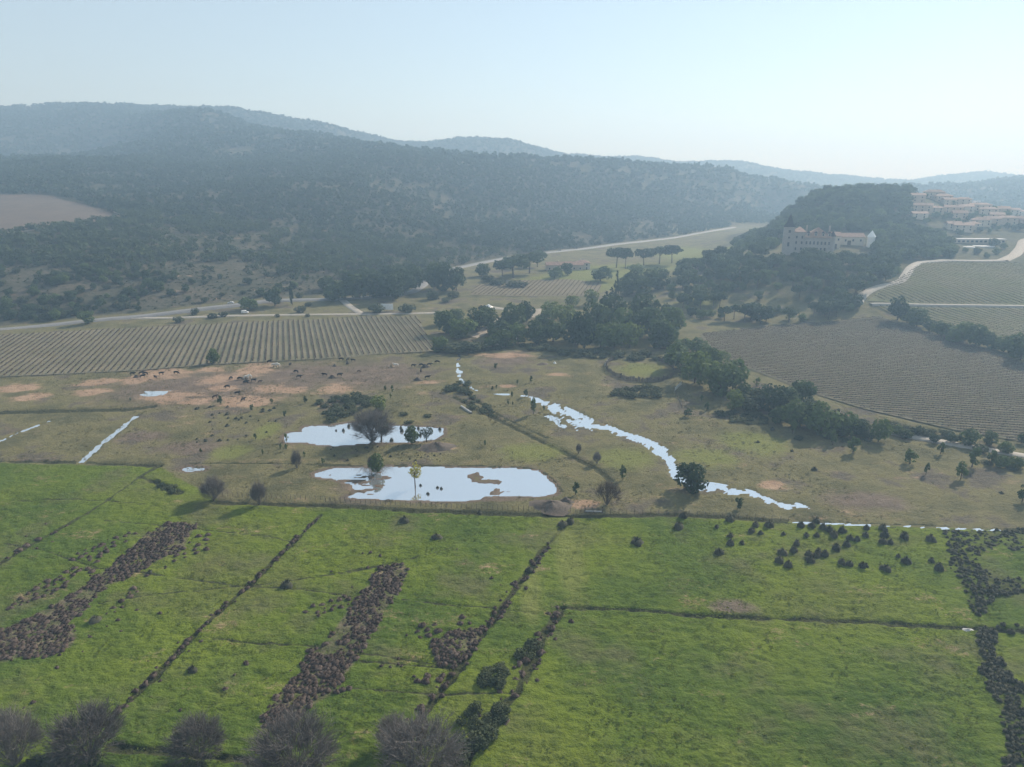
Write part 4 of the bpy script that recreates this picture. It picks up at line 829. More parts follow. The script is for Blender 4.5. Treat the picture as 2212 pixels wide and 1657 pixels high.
# ------------------------------------------------------------------ grass: tufts nobody could count
def tuft_arrays(seed, n=7):
    rng = np.random.default_rng(seed); V = []; F = []
    for k in range(n):
        a = rng.uniform(0, 6.283); r = rng.uniform(.05, .4); l = rng.uniform(.25, .5); p = np.array([r * math.cos(a), r * math.sin(a), -.05])
        q = p + np.array([math.cos(a) * l * .7, math.sin(a) * l * .7, rng.uniform(.5, 1.0)]); t_ = np.array([-math.sin(a), math.cos(a), 0]) * rng.uniform(.16, .3); b_ = len(V)
        V += [tuple(p - t_), tuple(p + t_), tuple(q)]; F.append((b_, b_ + 1, b_ + 2))
    return np.array(V), np.array(F)
TR = [tuft_arrays(s) for s in range(6)]
def grass(name, n, y0, y1, mat, smin, smax, cond, label):
    yg = np.sqrt(RNG.uniform(y0 * y0, y1 * y1, n)); xg = RNG.uniform(-.86, .86, n) * yg
    d = fbm(xg / 9, yg / 9, 14, 3); e_ = fbm(xg / 2.5, yg / 2.5, 15, 2); keep = (d * .6 + e_ * .6 > .56) & cond(xg, yg); xg, yg = xg[keep], yg[keep]
    w = pdist(POND_A, xg, yg, True); ok = ~(inside(grow(POND_A, 1), xg, yg) | inside(grow(POND_B, 1), xg, yg)); ok &= pdist(STREAM, xg, yg) > 4
    xg, yg = xg[ok], yg[ok]
    merge_np(name, [(x_, y_, .02, s_, s_ * random.uniform(.12, .24), random.uniform(0, 6.28), random.randrange(6)) for x_, y_, s_ in zip(xg, yg, RNG.uniform(smin, smax, len(xg)))], TR, mat, label, 'grass')
    print('grass', name, len(xg))
def edge(xg): return np.interp(xg, GREEN_EDGE[np.argsort(GREEN_EDGE[:, 0]), 0], GREEN_EDGE[np.argsort(GREEN_EDGE[:, 0]), 1])
grass('meadow_grass', 30000, 72, 185, M['grass'], .3, .7, lambda xg, yg: yg < edge(xg) - 1.5, 'short bright green grass of the near meadow')
grass('pasture_grass', 36000, 160, 380, M['drygrass'], .5, 1.1, lambda xg, yg: (yg > edge(xg) + 1.5) & ~inside(RV, xg, yg) & ~inside(LV, xg, yg), 'dull dry grass of the pasture')
# ------------------------------------------------------------------ hedges, copses and single trees of the valley
HG = 'hedge trees along the right pasture'
for x, y, h, w, k, lb in [(380, 695, 130, 105, 'spring', 'yellowish tree at the lower end of the round hedge trees'), (475, 695, 115, 145, 'scrub', 'reddish brown bushy tree beside the yellowish hedge tree'), (630, 705, 165, 205, 'pine', 'wide dark tree in the hedge right of the reddish bush'), (800, 655, 155, 145, 'pine', 'tall dark tree standing out above the hedge against the vineyard'), (760, 805, 165, 175, 'oak', 'round green tree below the tall dark hedge tree'), (930, 845, 185, 205, 'oak', 'largest green tree of the lower hedge'), (1080, 855, 135, 145, 'oak', 'round tree at the right end of the lower hedge'), (1290, 895, 155, 115, 'oak', 'tall tree where the gravel track comes out of the hedge'),
                          (750, 845, 85, 64, 'sapling', 'small tree in front of the lower hedge'), (1545, 855, 75, 95, 'scrub', 'dark bush on the vineyard side of the gravel track'), (1860, 915, 95, 115, 'oak', 'round tree on the vineyard side of the gravel track'), (1990, 915, 85, 76, 'pine', 'dark round tree on the vineyard side near the right edge'), (2195, 905, 65, 56, 'pine', 'small dark tree at the vineyard corner by the right edge'), (1220, 885, 75, 85, 'scrub', 'low bush in front of the gravel track end'), (520, 545, 55, 50, 'springsap', 'small green tree between hedge and vineyard'), (90, 735, 50, 60, 'sapling', 'small tree below the white panels in the pasture')]:
    px_tree('hedge_tree', k, Z(6, x, y), h, w, lb)
for x, y, h, w in [(40, 440, 155, 185), (130, 525, 205, 205), (230, 565, 185, 205), (300, 605, 190, 205), (370, 565, 205, 150), (150, 335, 95, 135), (60, 330, 90, 110), (290, 395, 80, 110), (210, 450, 150, 160), (20, 380, 110, 130)]:
    px_tree('hedge_tree', random.choice(['oak', 'oak', 'spring']), Z(6, x, y), h, w, 'rounded green tree in the billowing hedge right of the round pen', 'tree', HG)
for x, y, h, w in [(440, 640, 110, 130), (540, 660, 130, 150), (690, 720, 150, 160), (720, 690, 130, 140), (850, 730, 150, 150), (860, 800, 150, 160), (1000, 800, 140, 150), (1030, 850, 130, 140), (1150, 860, 110, 120), (1200, 850, 110, 110), (660, 780, 100, 120), (1180, 800, 60, 90), (1400, 850, 60, 90), (1460, 870, 50, 80), (1640, 900, 50, 70), (1750, 900, 60, 80), (1930, 960, 70, 90), (2090, 970, 70, 90), (2060, 1060, 80, 90), (2150, 1060, 70, 90)]:
    px_tree('hedge_tree', random.choice(['oak', 'oak', 'pine', 'scrub']), Z(6, x, y), h, w, 'tree filling the long hedge between right pasture and brown vineyard', 'tree', 'trees filling the long right hedge')
px_tree('dark_tree', 'pine', Z(3, 1410, 1232), 145, 124, 'dark oval tree at the corner between the two right vineyards')
for x, y, h, w in [(1530, 1275, 115, 155), (1680, 1335, 105, 115), (1800, 1375, 130, 160), (1900, 1395, 135, 145), (2080, 1435, 115, 125), (2185, 1485, 165, 165), (2000, 1410, 90, 110), (1610, 1305, 70, 90), (1745, 1350, 80, 90), (2140, 1450, 100, 110), (1470, 1250, 70, 80)]:
    px_tree('hedge_tree', random.choice(['oak', 'pine', 'oak']), Z(3, x, y), h, w, 'tree of the dark hedge between the two right vineyards', 'tree', 'hedge between the right vineyards')
CW = 'trees of the central wood'
for x, y, h, w, k in [(780, 1475, 140, 165, 'oak'), (860, 1505, 125, 175, 'oak'), (960, 1465, 150, 145, 'pine'), (1030, 1435, 125, 135, 'oak'), (1100, 1505, 115, 155, 'oak'), (1180, 1465, 180, 165, 'pine'), (1270, 1405, 140, 105, 'pine'), (1220, 1535, 120, 135, 'oak'), (1340, 1535, 135, 165, 'oak'), (1440, 1525, 145, 155, 'oak'), (1520, 1435, 165, 165, 'spring'), (1430, 1385, 130, 135, 'spring'), (1630, 1565, 235, 165, 'pine'), (1700, 1485, 220, 175, 'pine'), (1820, 1565, 155, 165, 'oak'), (1800, 1425, 200, 175, 'pine'),
                      (1920, 1565, 165, 155, 'spring'), (2000, 1425, 210, 185, 'pine'), (2060, 1505, 200, 175, 'pine'), (2150, 1565, 175, 155, 'oak'), (1680, 1295, 115, 85, 'spring'), (1580, 1545, 155, 145, 'pine'), (720, 1590, 95, 95, 'oak'), (800, 1595, 75, 125, 'scrub'), (920, 1595, 90, 165, 'scrub'), (1000, 1345, 65, 75, 'scrub'), (1560, 1305, 75, 85, 'spring'), (2150, 1405, 110, 110, 'pine'), (1880, 1500, 180, 160, 'oak'), (1960, 1500, 170, 160, 'pine'), (2100, 1560, 180, 160, 'pine'), (2180, 1480, 170, 160, 'oak'), (1380, 1450, 120, 130, 'oak'), (1740, 1570, 170, 160, 'oak'), (740, 1420, 90, 110, 'oak'), (830, 1400, 80, 100, 'oak'), (1060, 1560, 90, 130, 'oak'), (1140, 1560, 100, 130, 'oak')]:
    px_tree('wood_tree', k, Z(2, x, y), h, w, 'tree in the dense mixed wood above the stream and round pen', 'tree', CW)
px_tree('cypress_tree', 'cypress', Z(2, 1838, 1265), 190, 42, 'tall slim dark cypress left of the small clearing below the castle'); px_tree('cypress_tree', 'cypress', Z(2, 1808, 1275), 95, 52, 'short cypress beside the tall slim one')
px_tree('cypress_tree', 'cypress', Z(2, 1775, 1280), 75, 52, 'smallest cypress of the three in the central wood')
px_tree('cypress_tree', 'cypress', Z(1, 1845, 1452), 152, 30, 'lone slim cypress beside the main road at left')
px_tree('round_tree', 'pine', Z(1, 1735, 1458), 115, 104, 'dark egg shaped tree left of the lone roadside cypress')
px_tree('round_tree', 'oak', Z(1, 1575, 1482), 85, 112, 'round dark bush tree above the white van')
for n_, x, y, h, w, lb in [(1, 1230, 1512, 55, 54, 'small tree between main road and lower track'), (1, 555, 1572, 82, 95, 'pale spring tree below the main road at left'), (1, 660, 1497, 38, 42, 'small bush above the main road at left'), (1, 1130, 1562, 48, 62, 'low bush below the lower track'), (1, 1340, 1535, 45, 60, 'small green bush beside the lower track'), (1, 1410, 1525, 40, 55, 'second green bush beside the lower track'), (1, 1895, 1500, 55, 64, 'dark bush right of the white van'), (1, 1750, 1530, 28, 30, 'tiny bush at the vineyard top edge, left'), (1, 1940, 1530, 30, 30, 'tiny bush at the vineyard top edge, right'), (1, 1945, 1460, 36, 44, 'bush right of the lone cypress'), (1, 1890, 1410, 50, 44, 'dark bush behind the lone cypress'), (1, 1535, 1385, 34, 36, 'bush on the slope above the parked car'), (1, 170, 1525, 38, 44, 'bush below the main road near the left edge')]:
    px_tree('roadside_bush', random.choice(['oak', 'scrub', 'spring']) if h > 60 else 'scrub', Z(n_, x, y), h, w, lb, 'bush')
RGp = 'pines of the roadside copse'
for x, y, h, w in [(60, 1275, 115, 135), (130, 1255, 120, 135), (220, 1255, 150, 155), (330, 1245, 165, 165), (430, 1265, 175, 155), (500, 1225, 155, 155), (570, 1195, 145, 125), (270, 1160, 100, 130), (400, 1150, 110, 140), (160, 1170, 100, 120), (480, 1140, 100, 120), (20, 1200, 90, 120), (550, 1130, 90, 90)]:
    px_tree('pine_tree', 'pine', Z(2, x, y), h, w, 'dark pine in the copse between main road and left vineyard', 'tree', RGp)
for x, y, h, w in [(690, 1195, 160, 125), (750, 1205, 175, 135), (830, 1205, 155, 115), (720, 1120, 90, 100)]:
    px_tree('pine_tree', 'pine', Z(2, x, y), h, w, 'dark pine in the small clump right of the road bend', 'tree', 'pines right of the road bend')
for x, y, h, w, lb in [(680, 1258, 72, 92, 'round bush in front of the pines at the road bend'), (810, 1248, 62, 72, 'bush below the right pine at the road bend'), (520, 1345, 75, 95, 'dark bush right of the white board'), (320, 1345, 75, 104, 'dark bush left of the white board'), (770, 1275, 40, 70, 'low bush on the slope below the road bend')]:
    px_tree('dark_bush', 'scrub', Z(2, x, y), h, w, lb, 'bush')
UP = 'umbrella pines on the mound'
for x, y, h, w in [(1190, 1125, 135, 205), (1120, 1115, 105, 135), (1290, 1095, 125, 165), (1340, 1055, 105, 125), (1240, 1060, 90, 130)]:
    px_tree('umbrella_pine', 'umbrella', Z(2, x, y), h, w, 'broad umbrella pine on the mound left of the old farmhouse', 'tree', UP)
for x, y, h, w, lb in [(1838, 1060, 130, 140, 'umbrella pine with bare trunk, leftmost in the row beyond the farmhouse'), (1895, 1068, 135, 95, 'leaning umbrella pine second in the row beyond the farmhouse'), (2012, 1045, 110, 125, 'umbrella pine third in the row beyond the farmhouse'), (2110, 1035, 110, 135, 'umbrella pine fourth in the row beyond the farmhouse'), (2190, 1030, 115, 125, 'umbrella pine rightmost in the row beyond the farmhouse')]:
    px_tree('umbrella_pine', 'umbrella', Z(2, x, y), h, w, lb)
for x, y, h, w, k in [(1740, 1145, 100, 135, 'oak'), (1960, 1115, 80, 105, 'spring'), (2050, 1205, 145, 145, 'pine'), (1940, 1225, 150, 135, 'pine'), (2110, 1195, 135, 115, 'pine'), (1450, 1125, 75, 92, 'oak'), (1530, 1105, 75, 72, 'oak'), (1000, 1115, 80, 92, 'oak'), (1030, 1150, 60, 70, 'scrub'), (1890, 1240, 110, 110, 'pine'), (2000, 1240, 120, 120, 'pine'), (1200, 1180, 50, 150, 'scrub'), (1080, 1165, 50, 110, 'scrub')]:
    px_tree('valley_tree', k, Z(2, x, y), h, w, 'tree scattered in the valley between farmhouse and cypresses', 'tree', 'valley trees below the farmhouse')
# ------------------------------------------------------------------ castle wood
def wood(polys, gap, hmin, hmax, name, label, group, kinds, n_max):
    pts = []
    for poly in polys: pts += [p for p in fill(WH(poly), gap, n_max)]
    for p in pts:
        h = random.uniform(hmin, hmax); k = random.choice(kinds)
        tree(name, k, (p[0], p[1], tz(*p) - .1), h * random.uniform(1.0, 1.35), h, label, 'tree', group)
    return len(pts)
PARK = [(1440, 640), (1470, 592), (1540, 562), (1600, 560), (1680, 572), (1800, 575), (1880, 562), (1940, 574), (1945, 600), (1880, 620), (1850, 640), (1858, 662), (1800, 690), (1650, 700), (1500, 690)]
n1 = 0
for p in fill(WH(PARK), 6.6, 330):
    g = float(fbm(np.array([p[0] / 26]), np.array([p[1] / 26]), 71, 2)[0])
    if g < .40 and random.random() < .75: continue      # lawns and terraces between the trees
    k = random.choice(['pine', 'pine', 'umbrella', 'umbrella', 'oak', 'oak', 'spring']) if g < .62 else random.choice(['pine', 'pine', 'umbrella', 'oak'])
    h = {'pine': random.uniform(7, 13), 'umbrella': random.uniform(9, 14), 'oak': random.uniform(5, 9), 'spring': random.uniform(4, 7.5)}[k]
    tree('park_tree', k, (p[0], p[1], tz(*p) - .1), h * random.uniform(.85, 1.2), h, {'pine': 'dark pine', 'umbrella': 'flat topped umbrella pine', 'oak': 'green broadleaf tree', 'spring': 'pale spring green tree'}[k] + ' in the park wood in front of the castle', 'tree', 'park wood before the castle'); n1 += 1
n2 = wood([[(1585, 545), (1590, 525), (1680, 515), (1684, 548), (1640, 556)]], 8, 8, 11, 'park_tree', 'tree in the wood immediately left of the castle tower', 'trees left of the castle tower', ['pine', 'pine', 'oak'], 30)
HILLP = [(ray(px, 440)[0] * Y, Y) for px, Y in [(1630, 650), (1690, 760), (1750, 815), (1850, 850), (1965, 870), (1962, 720), (1890, 650), (1740, 628)]]
n3 = 0
for p in fill(HILLP, 7.0, 290):
    h = random.uniform(7, 12); tree('hill_pine', random.choice(['pine', 'pine', 'umbrella', 'oak']), (p[0], p[1], tz(*p) - .2), h * random.uniform(1, 1.3), h, 'tree on the rounded wooded hill behind the castle', 'tree', 'trees on the hill behind the castle'); n3 += 1
n4 = wood([[(1880, 545), (1895, 505), (1950, 488), (2040, 515), (2065, 556), (1990, 562), (1900, 562)]], 7.5, 8, 12, 'grove_tree', 'tree in the dark grove between castle barn and village', 'grove between barn and village', ['pine', 'pine', 'oak'], 90)
tree('spring_tree', 'spring', hit(1948, 560), 9, 9, 'bright yellow green tree at the edge of the grove by the pale track', 'tree')
for x_, y_ in [(560, 700), (760, 720), (900, 640), (1020, 660), (1100, 640), (1220, 720), (1400, 690), (1480, 620), (1620, 640), (1760, 790), (1820, 820), (1700, 860), (1560, 850), (1960, 800), (2050, 830), (2150, 830), (1250, 900), (1150, 470), (1420, 520), (1600, 480), (740, 340), (1110, 330), (1750, 560), (1960, 620), (2100, 660), (1750, 1060), (1340, 1150), (1500, 1180), (1800, 1180), (1650, 1230), (1900, 1100)]:
    q = hit(*ZV(x_, y_)); h = random.uniform(5, 9); tree('village_tree', random.choice(['pine', 'oak', 'oak']), (q[0], q[1], q[2] - .3), h * 1.1, h, 'garden tree standing among the village houses', 'tree', 'village garden trees')
print('woods', n1, n2, n3, n4)
# ------------------------------------------------------------------ wooded hills: nearest trees singly, the rest as one far wood
gu = np.linspace(-.86, .86, 400); gy = np.geomspace(400, 4400, 500); GU, GY = np.meshgrid(gu, gy); GZ = terrain(GU * GY, GY)
EL = (GZ - H_CAM) / GY; MXE = np.maximum.accumulate(EL, axis=0); MXE = np.vstack([np.full((1, 400), -9), MXE[:-1]])
def seen(x_, y_, z_, h):
    j = np.clip(((x_ / y_ + .86) / 1.72 * 399).round().astype(int), 0, 399); i = np.clip(np.searchsorted(gy, y_), 0, 499)
    return ((z_ + h - H_CAM) / y_) > MXE[np.maximum(i - 2, 0), j] + 1e-4
N = 230000
yy = np.sqrt(RNG.uniform(420 ** 2, 1300 ** 2, N)); N2 = 150000
yy = np.concatenate([yy, np.sqrt(RNG.uniform(1300 ** 2, 3500 ** 2, N2))]); uu = RNG.uniform(-.84, .84, N + N2); xx = uu * yy
# density: open stony slope low down, closed wood high up and far
zz = terrain(xx, yy); yr = np.interp(xx, ROADLINE[np.argsort(ROADLINE[:, 0]), 0], ROADLINE[np.argsort(ROADLINE[:, 0]), 1])
left = (xx < 240) | (yy > 1000); above = np.where(xx < ROADLINE[:, 0].max(), yy - yr, np.where(xx / yy < .37, yy - 1180, yy - 1000))
hill = left & (above > 14) & ~inside(RF, xx, yy) & (pdist(RF, xx, yy, True) > 4)
knoll = (xx / yy > .36) & (yy < 1000); hill &= ~knoll
cl = fbm(xx / 60, yy / 60, 41, 4); open_ = sstep(14, 190, above) * .85 + .15
cl2 = fbm(xx / 22, yy / 22, 47, 3)
dens = np.clip((cl - .5) * 2.6 + (cl2 - .5) * 2.0 + .08 + .34 * open_, .035, .9)
dens = np.where(yy > 1350, np.maximum(dens, .55 * (cl > .36)), np.where(yy > 1100, np.maximum(dens, .25), dens))
dens = dens * np.where(yy < 800, .55, 1)
# cells keep trees apart
gap = np.where(yy < 800, 6.2, np.where(yy < 1300, 7.4, 10.5)); keep = hill & (RNG.random(len(xx)) < dens) & seen(xx, yy, zz, 6)
idx = np.nonzero(keep)[0]; ck = np.round(xx[idx] / gap[idx]).astype(int) * 100003 + np.round(yy[idx] / gap[idx]).astype(int) + (gap[idx] * 10).astype(int) * 10 ** 10; _, first = np.unique(ck, return_index=True); idx = idx[first]
idx = idx[np.argsort(yy[idx])]
print('hill trees', len(idx))
lod1 = [crown_arrays('round', 10, 72, .115, 500 + q) for q in range(4)]; lod2 = [crown_arrays('round', 7, 26, .19, 600 + q) for q in range(4)]; lod3 = [crown_arrays('low', 6, 16, .26, 700 + q) for q in range(4)]
NS = 240
for i in idx[:NS]:
    h = random.uniform(4.0, 7.6) * (1 if random.random() > .3 else .6)
    tree('hill_tree', random.choice(['pine', 'pine', 'oak', 'scrub']), (xx[i], yy[i], zz[i] - .2), h * random.uniform(.9, 1.3), h, 'dark tree on the lower part of the stony slope above the main road', 'tree', 'trees on the lower hillside')
A, B, C_ = [], [], []
for i in idx[NS:]:
    h = random.uniform(4.0, 9.0) if yy[i] < 1300 else random.choice([6, 8, 9, 13]) * random.uniform(.85, 1.15); w = min(h, 9) * random.uniform(.85, 1.3) * (1.3 if yy[i] > 1300 else 1)
    (A if yy[i] < 760 else B if yy[i] < 1300 else C_).append((xx[i], yy[i], zz[i] - .3, w, h, random.uniform(0, 6.28), random.randrange(4)))
print('wood lods', len(A), len(B), len(C_))
merge_np('hillside_wood', A, lod1, M['wood'], 'scattered dark trees covering the middle slope above the road', 'wood')
merge_np('hillside_wood', B, lod2, M['wood'], 'hazy wood covering the upper slope and ridge', 'wood')
merge_np('far_wood', C_, lod3, M['wood'], 'blue hazy wood on the far mountains', 'wood')
# low maquis on the open slope
sh = hill & (yy < 900) & (RNG.random(len(xx)) < .30 * np.clip((fbm(xx / 30, yy / 30, 91, 3) - .25) * 2.2, 0, 1)) & seen(xx, yy, zz, 1); si = np.nonzero(sh)[0]; ck = np.round(xx[si] / 2.4).astype(int) * 100003 + np.round(yy[si] / 2.4).astype(int); _, fi = np.unique(ck, return_index=True); si = si[fi][:9000]
lowr = [crown_arrays('low', 5, 18, .21, 800 + q) for q in range(4)]
merge_np('maquis_scrub', [(xx[i], yy[i], zz[i] - .15, random.uniform(1.2, 3.2), random.uniform(.7, 1.9), random.uniform(0, 6.28), random.randrange(4)) for i in si], lowr, M['scrub'], 'low dry scrub covering the stony slope above the road', 'scrub')
print('maquis', len(si))
# ------------------------------------------------------------------ fences, gate, pen
def fence(line, gap, h, label, name='post_fence', skip=None):
    L = np.append(0, np.cumsum(np.hypot(*np.diff(line, axis=0).T))); e = tag(empty(name, (*line[0], 0)), label, 'fence'); o = np.array(line[0]); tops = []
    pm = [MB().tube([(0, 0, -.3), (random.uniform(-.05, .05), random.uniform(-.05, .05), h * random.uniform(.85, 1.1))], [.075, .06], 5).mesh('post', M['post']) for _ in range(5)]
    for s_ in np.arange(0, L[-1], gap):
        p = np.array([np.interp(s_, L, line[:, 0]), np.interp(s_, L, line[:, 1])]) + RNG.normal(0, .06, 2); obj('post', random.choice(pm), e, (*(p - o), 0), random.uniform(0, 6)); tops.append(p - o)
    for z in (.45, .85, h * .92):
        w = MB().tube([(q[0], q[1], z) for q in tops], .012, 3, False); w.build('wire', M['wire'], e)
    return e
F1 = W(P4((1410, 1240), (1800, 1258), (2209, 1272)) + P5((0, 1278), (500, 1298), (900, 1315), (1300, 1330), (1632, 1340)))
F2 = W(P5((1752, 1345), (1900, 1350), (2209, 1352)) + P6((0, 1352), (400, 1375), (740, 1398)))
fence(F1, 1.45, 1.5, 'long fence of weathered posts along the near bank of the lower pond')
fence(F2, 2.2, 1.4, 'post and wire fence running right from the field gate')
fence(W(P4((0, 492), (830, 455), (1400, 412), (2209, 372)) + P5((300, 352), (680, 332))), 4.5, 1.3, 'thin post fence along the lower edge of the left vineyard', 'vineyard_fence')
g0, g1 = W(P5((1640, 1341), (1750, 1345))); ga = math.atan2(g1[1] - g0[1], g1[0] - g0[0]); gl = math.hypot(*(g1 - g0))
ge = tag(empty('field_gate', (g0[0], g0[1], 0), ga), 'grey metal field gate set in the post fence beside the bare willow', 'gate')
for x in (0, gl): MB().tube([(x, 0, -.3), (x, 0, 1.9)], .11, 8).build('post', M['post'], ge)
for z in (.35, .65, .95, 1.25): MB().tube([(.15, 0, z), (gl - .15, 0, z)], .035, 6).build('rail', M['wire'], ge)
for x in (.15, gl / 2, gl - .15): MB().tube([(x, .01, .3), (x, .01, 1.3)], .03, 6).build('upright', M['wire'], ge)
MB().box(.1, gl - .1, .3, .75, -.02, .22).build('threshold', M['concrete'], ge)
# round pen of upright boards
c0 = at(*Z(5, 1985, 437)); ex, ey = at(*Z(5, 2190, 437)), at(*Z(5, 1985, 520)); rx = abs(ex[0] - c0[0]) * 1.02; ry = abs(ey[1] - c0[1]) * 1.0
pe = tag(empty('round_pen', (*c0, 0)), 'round cattle pen with dark fence of uneven upright boards', 'pen')
bms = [MB().box(-.28, .28, -.04, .04, -.2, 1.9 * s).mesh('board', M['board']) for s in (.85, 1.0, 1.12, 1.3)]
nb = 150
for k in range(nb):
    a = 6.283 * k / nb
    if .12 < a / 6.283 < .36: continue
    x, y = rx * math.cos(a), ry * math.sin(a); o = obj('board', random.choice(bms), pe, (x, y, 0), math.atan2(ry * math.cos(a), -rx * math.sin(a)) + random.uniform(-.12, .12)); o.rotation_euler[1] = random.uniform(-.05, .05)
for k in range(24):
    a = 6.283 * k / 24
    if .12 < a / 6.283 < .36: continue
    MB().tube([(0, 0, -.3), (0, 0, 2.2 + random.uniform(-.2, .5))], .1, 6).build('post', M['post'], pe, loc=((rx + .15) * math.cos(a), (ry + .15) * math.sin(a), 0))
# white panels leaning out of the pens
for p, q, lb in ((Z(5, 1765, 420), Z(5, 1803, 372), 'white sheet metal wing of the round pen'), (Z(6, 5, 575), Z(6, 72, 512), 'white leaning panel below the pen by the hedge')):
    a, b = np.array(at(*p)), np.array(at(*q)); d = (b - a) * .62; L = math.hypot(*d)
    e = tag(empty('sheet_metal_barrier', (*a, 0), math.atan2(d[1], d[0])), lb, 'barrier')
    for k in range(4): MB().box(L * k / 4 + .04, L * (k + 1) / 4, -.03 - .02 * (k % 2), .03 - .02 * (k % 2), .05, 1.5 + .15 * (k % 3)).build('sheet', M['white'], e)
    for k in range(3): MB().tube([(L * k / 2, .1, -.2), (L * k / 2, .1, 1.9)], .06, 6).build('post', M['post'], e)
# narrow chute of posts below the panel
ch = W(P6((12, 590), (30, 640), (52, 690))); fence(ch, .8, 1.3, 'short dark post rail below the leaning white panel', 'post_rail')
# concrete pipes, board, heaps
a, b = np.array(at(*Z(5, 860, 678))), np.array(at(*Z(5, 918, 718))); d = b - a; L = math.hypot(*d)
for k, lb in ((0, 'pale concrete pipe lying by the diagonal ditch, far one of two'), (1, 'pale concrete pipe lying by the diagonal ditch, near one of two')):
    mb = MB(); n = 12; r0, r1 = .42, .34; seg = 6
    pts = [(0, 0, .42), (L * .45, 0, .42)]; mb.tube([(0, 0, .42), (L * .9, 0, .42)], r0, 12, False); mb.tube([(0, 0, .42), (L * .9, 0, .42)], r1, 12, False)
    e = tag(mb.build('concrete_pipe', M['concrete'], loc=(a[0] + k * .9, a[1] - k * 1.3, -.02), rz=math.atan2(d[1], d[0])), lb, 'pipe')
x, y, z = hit(*Z(2, 392, 1335)); be = tag(empty('board_sign', (x, y, z)), 'blank white board on posts beside the lower track', 'board')
MB().box(-4.2, 4.2, -.08, .08, 1.0, 5.2).build('panel', M['white'], be)
for q in (-3.2, 0, 3.2): MB().tube([(q, .2, -.3), (q, .2, 4.8)], .12, 6).build('post', M['post'], be)
def heap(p, wz, hz, mat, label, cat='heap', name='earth_heap', seed=0, yr=.8):
    x, y, z = hit(*p); m = mpp(*p, y, z) * .3421; w, h = wz * m, hz * m; rng = np.random.default_rng(seed); V = []; F = []; nr_, ns_ = 7, 22; ph = rng.uniform(0, 6.28, 4)
    for i in range(nr_):
        r = i / (nr_ - 1)
        for k in range(ns_):
            an = 6.283 * k / ns_; q = (.5 * w) * r * (1 + .16 * math.sin(2 * an + ph[0]) + .1 * math.sin(3 * an + ph[1]) + .05 * rng.normal())
            V.append((q * math.cos(an), q * math.sin(an) * yr, h * (.5 + .5 * math.cos(math.pi * r)) * (1 + .12 * math.sin(4 * an + ph[2])) + (.10 * h * rng.normal() if 0 < r < 1 else 0) - .12 * r))
    for i in range(nr_ - 1):
        for k in range(ns_): F.append((i * ns_ + k, i * ns_ + (k + 1) % ns_, (i + 1) * ns_ + (k + 1) % ns_, (i + 1) * ns_ + k))
    return tag(obj(name, mesh_np(name, V, F, [M[mat]], smooth=True), None, (x, y, z)), label, cat)
heap(Z(5, 1430, 1303), 290, 34, 'earth', 'dark earth heap at the right corner of the lower pond', seed=1); heap(Z(5, 1520, 1272), 90, 26, 'earth', 'small earth mound behind the dark heap by the gate', seed=2)
heap(Z(5, 700, 932), 230, 34, 'earth', 'low earth bank right of the upper pond', seed=3); heap(Z(5, 1375, 408), 110, 10, 'earth', 'low mound in the pasture left of the round pen', seed=4)
heap(Z(2, 1035, 1312), 70, 20, 'white', 'white covered heap in the central clearing', 'heap', 'white_heap', 5); heap(Z(5, 1210, 258), 46, 16, 'concrete', 'pale heap beside the dirt patch before the wood', 'heap', 'rubble_heap', 6)
heap(Z(5, 1450, 402), 30, 12, 'white', 'white log like heap in the pasture left of the pen', 'heap', 'white_heap', 7)
heap(Z(9, 1860, 790), 60, 7, 'concrete', 'pale stones at the right end of the meadow ditch', 'heap', 'stone_heap', 8)
for k, (p, w, h, mt, lb) in enumerate([(ZA(110, 222), 42, 15, 'hay', 'dark hay heap with bulls at the left end of the herd'), (ZA(1195, 268), 50, 18, 'hay', 'dark hay heap with bulls at the middle of the herd'), (ZA(2035, 225), 52, 17, 'hay', 'dark hay heap between two bulls right of the middle'), (ZB(755, 145), 40, 13, 'hay', 'low hay heap below the vineyard fence'), (ZB(915, 118), 26, 20, 'hay', 'tall dark hay stack near the vineyard fence'), (ZB(1900, 160), 62, 20, 'hay', 'wide dark hay stack at the right end of the herd'), (ZB(1800, 322), 66, 18, 'hay', 'dark hay heap above the stream bushes'), (ZB(1475, 152), 30, 22, 'palehay', 'pale straw heap next to a white horse'), (ZA(1470, 125), 50, 14, 'palehay', 'straw heap under the white horses by the fence')]):
    heap(p, w, h, mt, lb, 'hay heap', 'hay_heap', 20 + k)
